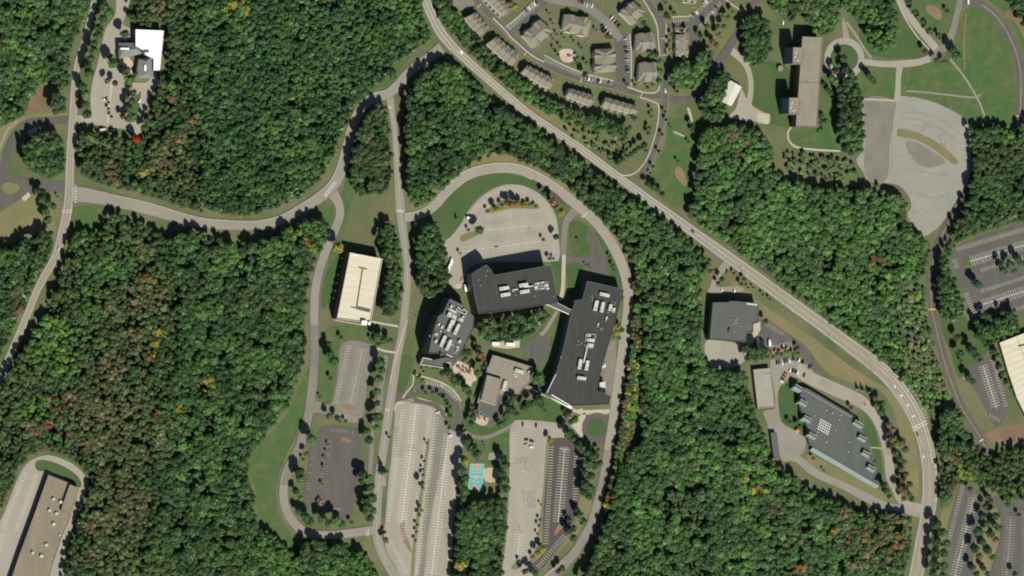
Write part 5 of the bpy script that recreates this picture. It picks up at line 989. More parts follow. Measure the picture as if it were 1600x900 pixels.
def conifer(seed, tiers=8, br=9):
    r = np.random.default_rng(seed); V = []; F = []; S_ = []
    for t in range(tiers):
        f = t/tiers; z = .12 + .84*f; rad = (1-f)**.8*1.0 + .05; n = max(5, int(br*(1-f*.5)))
        for i in range(n):
            a = (i + r.uniform(-.3, .3))*2*math.pi/n + t*.5; rr = rad*r.uniform(.75, 1.08); w_ = .24*rad+.05; dz = .07
            ca, sa = math.cos(a), math.sin(a); k = len(V); sh = r.uniform(.7, 1.3)
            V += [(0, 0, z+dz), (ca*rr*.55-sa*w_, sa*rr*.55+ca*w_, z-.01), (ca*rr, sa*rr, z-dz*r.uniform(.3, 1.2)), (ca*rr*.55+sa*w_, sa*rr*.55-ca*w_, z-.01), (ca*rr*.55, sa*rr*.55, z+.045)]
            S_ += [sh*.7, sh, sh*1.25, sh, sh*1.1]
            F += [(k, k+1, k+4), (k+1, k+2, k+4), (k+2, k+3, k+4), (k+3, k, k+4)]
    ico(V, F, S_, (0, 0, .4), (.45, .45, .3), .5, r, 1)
    V.append((0, 0, 1.0)); S_.append(1.0)
    return leafmesh('conifer_crown', V, F, S_)
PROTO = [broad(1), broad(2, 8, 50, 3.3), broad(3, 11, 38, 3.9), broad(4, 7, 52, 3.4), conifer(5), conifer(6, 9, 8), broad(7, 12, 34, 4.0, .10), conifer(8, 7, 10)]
BROAD = [0, 1, 2, 3, 6]; CON = [4, 5, 7]
def trunk_mesh():
    mb = MB(); n = 7; rings = [(0, .5), (.12, .34), (.5, .24), (.82, .10)]
    for z, rr in rings: mb.v += [(rr*math.cos(i*2*math.pi/n), rr*math.sin(i*2*math.pi/n), z) for i in range(n)]
    for k in range(3):
        for i in range(n): mb.f.append((k*n+i, k*n+(i+1) % n, (k+1)*n+(i+1) % n, (k+1)*n+i))
    for j in range(5):   # limbs
        a = j*1.256; b0 = Vector((0, 0, .36+.05*j)); e = Vector((2.6*math.cos(a), 2.6*math.sin(a), .58+.05*j)); q = Vector((-math.sin(a), math.cos(a), 0))*.12; m = len(mb.v)
        mb.v += [tuple(b0-q), tuple(b0+q), tuple(b0+Vector((0, 0, .03))), tuple(e)]; mb.f += [(m, m+1, m+3), (m+1, m+2, m+3), (m+2, m, m+3)]
    me = mesh('trunk', mb.v, mb.f); me.materials.append(M['bark']); return me
TRUNK = trunk_mesh()
TINT = {'g': (.056,.088,.043), 'b': (.073,.116,.049), 'k': (.041,.065,.040), 'd': (.049,.077,.042), 'y': (.165,.145,.045), 'o': (.140,.092,.050), 'r': (.120,.064,.045), 'n': (.104,.086,.058), 'l': (.100,.142,.048), 'p': (.045,.082,.048), 'w': (.098,.100,.062), 'e': (.068,.084,.047), 'm': (.066,.056,.043), 's': (.20,.045,.025)}
CW = {'g': 'green', 'b': 'bright green', 'k': 'very dark green', 'd': 'dark green', 'y': 'golden yellow', 'o': 'orange', 'r': 'rusty red', 'n': 'brown', 'l': 'lime green', 'p': 'blue-green', 'w': 'straw coloured', 'e': 'olive', 'm': 'dull maroon', 's': 'scarlet'}
LEAFGAIN = 2.6
def jit(c, amt=.16):
    k = LEAFGAIN * (1 + rng.uniform(-amt, amt)); return [float(max(.008, x*k*(1+rng.uniform(-amt*.45, amt*.45)))) for x in c]
ntree = [0]; ncon = [0]
def tree(px, py, d, c, kind, label, group, hmul=1.0):
    if d >= 8: d *= 1.12
    H = ((d*1.15+4)*(1.22 if d > 8 else 1) if kind == 'd' else (d*1.75+3))*hmul; rr = d/2*1.06
    zc = H*.74 if kind == 'd' else H*.5
    p = G(px, py, zc); t = empty('deciduous_tree' if kind == 'd' else 'conifer_tree', (p.x, p.y, .02), rng.uniform(0, 6.28)) if d >= 6.2 or kind == 'c' else empty('small_tree', (p.x, p.y, .02), rng.uniform(0, 6.28))
    tag(t, label, 'tree', group)
    pool = BROAD if kind == 'd' else CON; i = pool[ntree[0] % len(pool)] if kind == 'd' else pool[ncon[0] % len(pool)]; ncon[0] += kind == 'c'
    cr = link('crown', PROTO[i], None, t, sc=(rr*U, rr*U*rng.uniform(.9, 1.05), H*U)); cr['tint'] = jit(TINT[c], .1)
    link('trunk', TRUNK, None, t, sc=(max(.35, rr*U*.12),)*2 + (H*U,)); ntree[0] += 1
    return cr
ORD = ['', 'second', 'third', 'fourth', 'fifth', 'sixth', 'seventh', 'eighth', 'ninth', 'tenth', 'eleventh', 'twelfth']
def ordw(i, n, dirs):
    if n == 1: return ''
    a, b = dirs; i2 = n-1-i
    if i == 0: return a + 'ernmost'
    if i2 == 0: return b + 'ernmost'
    return f'{ORD[i]} from the {a}' if i <= i2 else f'{ORD[i2]} from the {b}'
def grove(where, L, dirs=('north', 'south'), noun='tree', group=None):
    """L: (x, y, diameter, colour, kind) in order along the row"""
    L = sorted(L, key=lambda q: q[1] if dirs[0] == 'north' else q[0]); n = len(L)
    for i, q in enumerate(L):
        k = q[4] if len(q) > 4 else 'd'; o_ = ordw(i, n, dirs)
        nn = {'d': noun, 'c': 'conifer'}[k]
        tree(q[0], q[1], q[2], q[3], k, f'{CW[q[3]]} {nn}, {o_ + " " if o_ else ""}{where}'.replace(',  ', ', '), group or ('trees ' + where))
NS = ('north', 'south'); WE = ('west', 'east')
grove('against the garage west wall', [(534.5,403,3.6,'w'),(532,416,3.6,'w'),(529,429,3.6,'w'),(526,442,3.6,'w'),(523.5,454,3.6,'w'),(521,466,3.6,'w')], NS, 'sapling')
grove('beside the drive north-west of the garage', [(529,387,15,'y'),(490,391,12,'l')], WE)
grove('between west drive and upper west lot', [(516,553,13,'d'),(514,538,9,'k'),(522,564,14,'d'),(533,528,7,'g'),(517,591,7,'g'),(500,620,4,'k'),(514,650,9,'g'),(527,653,9,'g'),(531,658,6,'n'),(540,658,6,'m')])
grove('between garage and upper west lot', [(580,530,6,'g'),(590,527,12,'d'),(600,531,13,'g'),(610,533,10,'n'),(592,538,9,'w')], WE)
grove('between upper west lot and campus road', [(595,566,13,'d'),(597,578,11,'g'),(592,592,13,'g'),(589,612,12,'b'),(590,630,9,'d'),(590,652,15,'g'),(588,668,11,'g'),(577,687,13,'d'),(573,672,9,'k')])
grove('between west drive and lower west lot', [(487,686,15,'b'),(480,674,9,'d'),(479,709,8,'e'),(474,718,6,'d'),(469,737,13,'k'),(471,748,15,'b'),(463,768,9,'k'),(469,778,8,'b'),(467,800,10,'d'),(478,808,14,'g'),(484,814,14,'g')])
grove('along the lower west lot south end', [(505,812,14,'b'),(515,818,14,'g'),(526,812,15,'b'),(534,818,11,'g'),(549,816,7,'b')], WE)
grove('on the bank east of lower west lot', [(567,742,13,'k'),(575,748,14,'g'),(565,752,10,'d'),(579,760,12,'d'),(582,778,14,'g'),(571,782,12,'k'),(575,793,14,'d'),(583,798,12,'g'),(578,810,12,'g'),(570,800,9,'d')])
grove('on the lower west lot median', [(513,695,4.5,'y'),(511,707,4.5,'y'),(508,717,4.5,'o'),(507,731,4.8,'y'),(504,757,5,'y'),(501,782,4.5,'y'),(498,786,5,'o'),(505,787,4,'o')], NS, 'small tree')
grove('between campus road and long lot', [(608,683,5,'k'),(603,738,14,'p','c'),(601,831,6,'k'),(603,844,9,'n')])
grove('on the green median of long lot', [(667,692,4.5,'d'),(663,720,5,'d'),(661,733,4.5,'k'),(661,742,5.5,'d'),(659,756,9,'d'),(661,763,6,'b'),(656,791,5.5,'e'),(659,798,6.5,'y'),(655,804,6,'d'),(652,820,5.5,'k'),(651,831,5,'d'),(649,844,5,'d')], NS, 'small tree')
grove('on the curved island north of long lot', [(665,613,6.5,'m'),(676,613,6.5,'m'),(687,617,6.5,'m'),(697,626,7,'m'),(703,636,6.5,'m'),(703,649,7.5,'d'),(702,668,7,'g')], WE, 'small tree')
grove('on the lawn below the entrance wing', [(667,573,4,'k'),(677,575,4,'k'),(662,580,4,'k'),(653,590,7,'g'),(660,594,6,'g'),(691,583,9,'k'),(702,582,13,'d'),(708,592,11,'g'),(713,598,13,'b'),(728,607,12,'d'),(733,614,10,'k')], WE)
grove('between grey and tan campus buildings', [(726,550,12,'d'),(733,551,11,'g'),(726,563,8,'b'),(733,568,6,'g'),(750,554,10,'n'),(755,560,8,'r'),(748,543,8,'d'),(747,583,11,'b'),(755,573,8,'k'),(758,567,7,'d'),(742,535,7,'n'),(741,460,7,'p')], WE)
grove('at the east end of tan building', [(835,586,10,'b'),(843,590,15,'b'),(846,598,11,'g'),(836,597,8,'g'),(843,613,8,'k'),(843,624,13,'d'),(832,631,12,'d'),(846,634,10,'g'),(820,630,10,'k'),(820,637,13,'d'),(851,641,7,'e')])
grove('on lawn south-east of tan building', [(803,621,11,'d'),(797,630,13,'k'),(799,640,15,'d'),(790,648,12,'d'),(793,632,9,'m'),(807,647,8,'g'),(784,664,14,'b'),(791,655,9,'g'),(776,655,8,'d')])
grove('beside the small southern terrace', [(739,642,8,'m'),(739,651,9,'k'),(736,661,9,'k'),(738,633,7,'k')])
grove('between long lot and teal court', [(729,690,13,'k'),(734,701,11,'g'),(745,709,14,'k'),(741,697,9,'d'),(728,721,12,'y'),(722,715,9,'k'),(722,735,14,'e'),(727,746,13,'d'),(721,757,12,'k'),(727,768,14,'g'),(724,779,9,'g')])
grove('between sand court and pale lot', [(786,716,12,'k'),(790,727,13,'g'),(785,741,12,'k'),(789,752,14,'d'),(791,764,13,'g'),(783,755,10,'k')])
grove('on the lawn by the curving path', [(757,695,3,'e'),(727,672,5,'k')], WE, 'shrub')
grove('around the blacktop lot head', [(860,688,8,'y'),(858,683,5,'o'),(888,677,14,'d'),(894,686,11,'d'),(905,697,12,'d'),(910,702,11,'g'),(888,649,9,'d'),(899,655,11,'b'),(892,659,8,'g')])
grove('between blacktop lot and loop road', [(923,701,10,'k'),(935,703,7.5,'d'),(918,708,12,'k'),(928,712,15,'d'),(919,724,15,'g'),(929,727,14,'d'),(937,724,11,'d'),(915,740,11,'g'),(923,744,13,'d'),(915,757,14,'g'),(922,763,14,'p'),(912,770,11,'k'),(920,776,10,'g'),(926,770,9,'g')])
grove('at the blacktop lot south-east corner', [(901,797,8,'k'),(907,806,11,'b'),(912,815,12,'b'),(889,812,8,'k'),(896,826,10,'g'),(889,829,11,'k'),(896,841,11,'g')])
grove('between pale lot and blacktop lot', [(845,788,3.6,'k'),(844,812,5.5,'d'),(842,821,5.5,'d'),(840,834,4.5,'d'),(843,850,6,'m'),(848,858,9,'y'),(841,864,9,'y'),(833,870,7,'o'),(812,877,6,'e')], NS, 'shrub')
grove('between pale lot and loop road', [(820,893,9,'m'),(829,890,10,'k'),(836,895,9,'d'),(878,888,9,'m'),(872,893,8,'m')], WE)
grove('along the long building east wall', [(971,467,9,'b'),(966,510,9,'y'),(963,520,8,'y'),(971,515,9,'g'),(968,528,6,'d'),(960,527,6,'l')])
grove('along the long building south wall', [(907,629,4,'d'),(916,629,4,'g'),(925,630,4,'d'),(934,631,4,'g'),(942,630,4,'d')], WE, 'shrub')
grove('on the half-round lot shrub island', [(762,329,6,'g'),(771,321,7,'d'),(776,327,9,'y'),(784,320,7,'d'),(792,316,8,'e'),(799,319,10,'o'),(808,318,10,'o'),(816,321,9,'y'),(822,322,7,'y'),(829,319,7,'e'),(837,322,5,'e')], WE, 'shrub')
grove('around the half-round lot rim', [(732,359,5,'m'),(749,359,13,'d'),(715,341,6,'k','c'),(850,301,8,'k'),(857,309,7,'e'),(865,315,12,'o'),(868,322,6,'r'),(877,332,12,'y'),(869,370,9,'d'),(849,374,6,'r'),(719,396,5,'y'),(859,404,7,'n'),(865,404,5,'n')], WE)
grove('on the lawns north-east of campus', [(904,376,4,'n'),(915,414,3,'n'),(922,418,3,'n'),(958,415,6,'d'),(960,422,4,'k'),(953,401,5,'g')], WE, 'shrub')
grove('on the grass below the disused lot curve', [(1516,204,10,'k')], WE)
grove('around the circular drive', [(1305,110,11,'m'),(1322,108,12,'k'),(1330,116,12,'d'),(1356,117,10,'k'),(1362,123,9,'d'),(1366,128,8,'e'),(1299,122,10,'b'),(1305,127,10,'b'),(1286,131,7,'d'),(1293,140,8,'g'),(1298,145,8,'e'),(1319,91,12,'e')], WE)
grove('at the slab building south-east corner', [(1282,180,10,'d'),(1286,192,11,'d'),(1281,203,10,'g'),(1290,188,8,'g')])
grove('on lawn between the park roads', [(1420,1,11,'k'),(1429,19,9,'d'),(1441,33,9,'d'),(1452,48,10,'d'),(1467,54,7,'d'),(1469,60,6,'e'),(1480,17,7,'k'),(1446,81,9,'m'),(1463,94,8,'m')], NS, 'small tree')
grove('at the park road junction', [(1489,78,13,'k'),(1496,87,14,'b'),(1476,97,8,'n')], NS)
grove('along paths north of the playground', [(858,21,4,'n'),(864,36,4,'d'),(864,60,4,'k'),(870,53,4,'k'),(881,58,4,'k'),(896,63,4,'k'),(931,47,4,'g'),(922,30,5,'g')], WE, 'sapling')
grove('around the playground pad', [(866,77,5,'k'),(875,73,5,'k'),(872,85,5,'k'),(902,89,5.5,'k'),(902,98,5.5,'k'),(908,74,4,'k'),(916,98,6,'k'),(908,106,5,'d')], WE, 'sapling')
grove('around the apartment houses', [(804,10,10,'y'),(799,5,8,'o'),(914,116,9,'k'),(1006,36,8,'d'),(1018,86,10,'d'),(1026,84,9,'k'),(992,132,5,'m'),(1012,136,6,'m'),(1020,132,7,'m'),(980,132,6,'g'),(950,57,8,'r'),(955,60,6,'n'),(1047,78,7,'y'),(1046,64,6,'g'),(1050,54,6,'g'),(1074,48,6,'d')], WE, 'small tree')
grove('along the east face of apartment houses', [(1032,96,9,'b'),(1032,111,9,'b'),(1031,127,9,'b')])
grove('on condo lawn at top edge', [(1040,4,5,'k'),(1041,25,10,'k'),(1053,20,7,'k'),(1105,41,8,'d'),(1094,56,8,'d'),(1093,50,6,'e'),(1083,10,6,'y'),(1046,28,6,'d')], WE, 'small tree')
grove('on the rusty verge by back lane', [(1048,131,8,'m'),(1058,143,6,'m'),(1113,65,9,'r'),(1105,72,7,'r'),(1119,70,8,'r'),(1110,58,6,'l'),(1124,55,9,'l'),(1132,42,9,'b'),(1138,28,9,'b'),(1146,20,8,'l'),(1128,25,5,'r'),(1122,42,9,'g')])
grove('on the verge of lower condo street', [(1039,175,6,'k'),(1041,187,5.5,'k'),(1035,210,6,'k'),(1029,236,6,'k'),(1020,260,6,'k'),(1016,270,4,'k'),(1018,172,6,'d'),(1018,182,5,'d'),(1014,200,7,'k'),(1013,208,7,'k')], NS, 'sapling')
grove('in the clump beside lower condo street', [(1007,226,9,'k'),(998,231,8,'d'),(992,236,8,'k'),(986,241,8,'d'),(980,244,7,'k'),(973,249,8,'d'),(966,254,8,'k'),(1010,236,7,'d'),(991,185,8,'g'),(952,228,5,'k'),(952,242,5,'k')], WE)
grove('beside the stormwater lawn', [(1012,287,8,'k'),(1021,292,9,'d'),(1028,296,9,'d'),(1035,303,8,'k'),(1082,197,9,'d'),(1082,204,7,'d'),(1076,222,5,'k'),(1059,252,5,'d'),(1048,198,3,'k')])
grove('between school drive and main road', [(1389,664,10,'n'),(1395,671,10,'n'),(1388,677,8,'m'),(1394,686,11,'o'),(1400,694,11,'n'),(1391,696,9,'m'),(1410,690,10,'d'),(1415,702,10,'g'),(1399,708,10,'n'),(1406,716,9,'d'),(1413,722,9,'e'),(1409,733,10,'n'),(1416,741,9,'g'),(1411,750,9,'r'),(1405,762,10,'m'),(1413,766,10,'n'),(1421,757,10,'d'),(1420,772,9,'g'),(1412,779,9,'o'),(1425,780,9,'g')], NS)
grove('at the bend of the school drive', [(1342,607,7,'m','c'),(1350,609,7,'k','c'),(1359,612,7,'m','c'),(1367,622,8,'n'),(1377,631,11,'k'),(1377,644,13,'d'),(1370,630,8,'d')], WE)
grove('close to the school walls', [(1330,637,7,'m'),(1271,716,6,'r'),(1287,735,4,'k'),(1382,758,9,'k'),(1386,768,10,'g'),(1389,776,8,'g'),(1234,659,7,'k'),(1250,666,8,'d'),(1233,606,3,'k'),(1366,720,5,'k')], WE, 'small tree')
grove('around the square workshop', [(1128,436,8,'d'),(1122,442,7,'k'),(1147,427,6,'m'),(1163,436,7,'m'),(1158,444,7,'e'),(1169,449,3.5,'k'),(1177,449,3.5,'k'),(1192,460,4.5,'k'),(1203,467,4.5,'k'),(1196,502,8,'k'),(1112,425,10,'o')], WE)
grove('in the clump south of workshop', [(1164,545,12,'k'),(1174,548,13,'d'),(1184,549,14,'d'),(1193,546,10,'k'),(1199,549,11,'e'),(1170,558,12,'d'),(1180,559,12,'g'),(1190,557,11,'g'),(1200,558,8,'n')], WE)
grove('along the workshop brick strip', [(1208,557,6,'m'),(1214,552,6,'m'),(1221,553,6,'k'),(1227,549,6,'d'),(1232,549,6,'d'),(1246,543,7,'m'),(1240,553,6,'g'),(1247,552,6,'g')], WE, 'small tree')
grove('between western road and north-west lot', [(163,10,15,'d'),(170,20,14,'g'),(161,30,13,'d'),(155,44,13,'k'),(153,56,13,'g'),(146,68,12,'k'),(147,80,13,'g'),(141,92,12,'d'),(137,103,12,'k'),(139,114,13,'g'),(129,135,12,'k'),(134,147,12,'b'),(134,164,12,'g'),(136,178,13,'d')])
grove('on the north-west lot islands', [(176,98,15,'g'),(171,87,9,'k'),(168,126,9,'g'),(180,130,9,'d'),(197,110,12,'m'),(203,124,15,'b'),(198,150,7,'e'),(208,145,10,'d'),(206,158,10,'d'),(202,169,11,'d'),(208,183,12,'b'),(200,186,9,'b'),(192,182,8,'m'),(174,182,5,'d'),(213,115,7,'e'),(195,53,13,'e'),(170,160,5,'m'),(170,170,5,'m')])
grove('at the wood edge south of the north-west lot', [(213,217,12,'s')], WE, 'bush')
grove('in the clump beside western road', [(88,150,14,'k'),(96,158,14,'d'),(86,163,14,'k'),(97,170,12,'g'),(88,174,11,'d')])
grove('in the row near left-edge junction', [(58,297,9,'k'),(67,300,10,'k'),(66,312,12,'d'),(74,318,11,'g'),(72,330,12,'g'),(75,343,12,'d'),(83,322,10,'g'),(90,307,4,'k')], NS)
grove('on the office lot islands', [(1524,442,12,'k'),(1530,446,10,'d'),(1564,412,10,'k'),(1568,422,9,'g'),(1579,414,12,'d'),(1590,404,11,'k'),(1596,412,10,'g'),(1572,427,8,'b'),(1585,424,9,'b')], WE)
grove('between east road and cream warehouse', [(1500,552,12,'k'),(1519,548,15,'k'),(1524,556,11,'d'),(1503,565,7,'n'),(1530,525,13,'k'),(1540,522,14,'d'),(1497,528,12,'n'),(1530,563,6,'m'),(1534,561,5,'k'),(1552,548,12,'k'),(1560,556,10,'b'),(1562,571,9,'d'),(1568,583,9,'g'),(1513,590,11,'k'),(1520,596,10,'g'),(1572,598,8,'g'),(1580,607,8,'g')], NS)
grove('in the bottom right screen', [(1463,820,15,'k'),(1472,832,14,'d'),(1463,845,15,'k'),(1478,850,15,'g'),(1461,862,14,'k'),(1475,864,13,'g'),(1459,880,14,'k'),(1474,885,15,'g'),(1458,897,14,'k'),(1473,901,13,'g')], NS)
grove('on the band between corner lots', [(1540,791,9,'k'),(1536,806,11,'k'),(1543,818,10,'e'),(1556,806,12,'k'),(1561,826,12,'b'),(1554,820,9,'d'),(1529,830,14,'k'),(1536,846,10,'g'),(1548,834,14,'k'),(1556,843,9,'r'),(1524,858,13,'k'),(1531,869,10,'n'),(1544,860,13,'k'),(1552,871,11,'b'),(1519,886,11,'k'),(1526,897,10,'d'),(1537,888,8,'k'),(1543,897,9,'d'),(1586,897,9,'k'),(1592,804,7,'k')], NS)
grove('north of the corner lots', [(1516,764,8,'k'),(1544,776,9,'k'),(1548,783,8,'n'),(1575,788,9,'k'),(1580,780,13,'b'),(1573,776,10,'d')], WE)
grove('beside the winding road lawn', [(611,112,14,'k'),(614,119,10,'g')], WE)
n_solo = ntree[0]
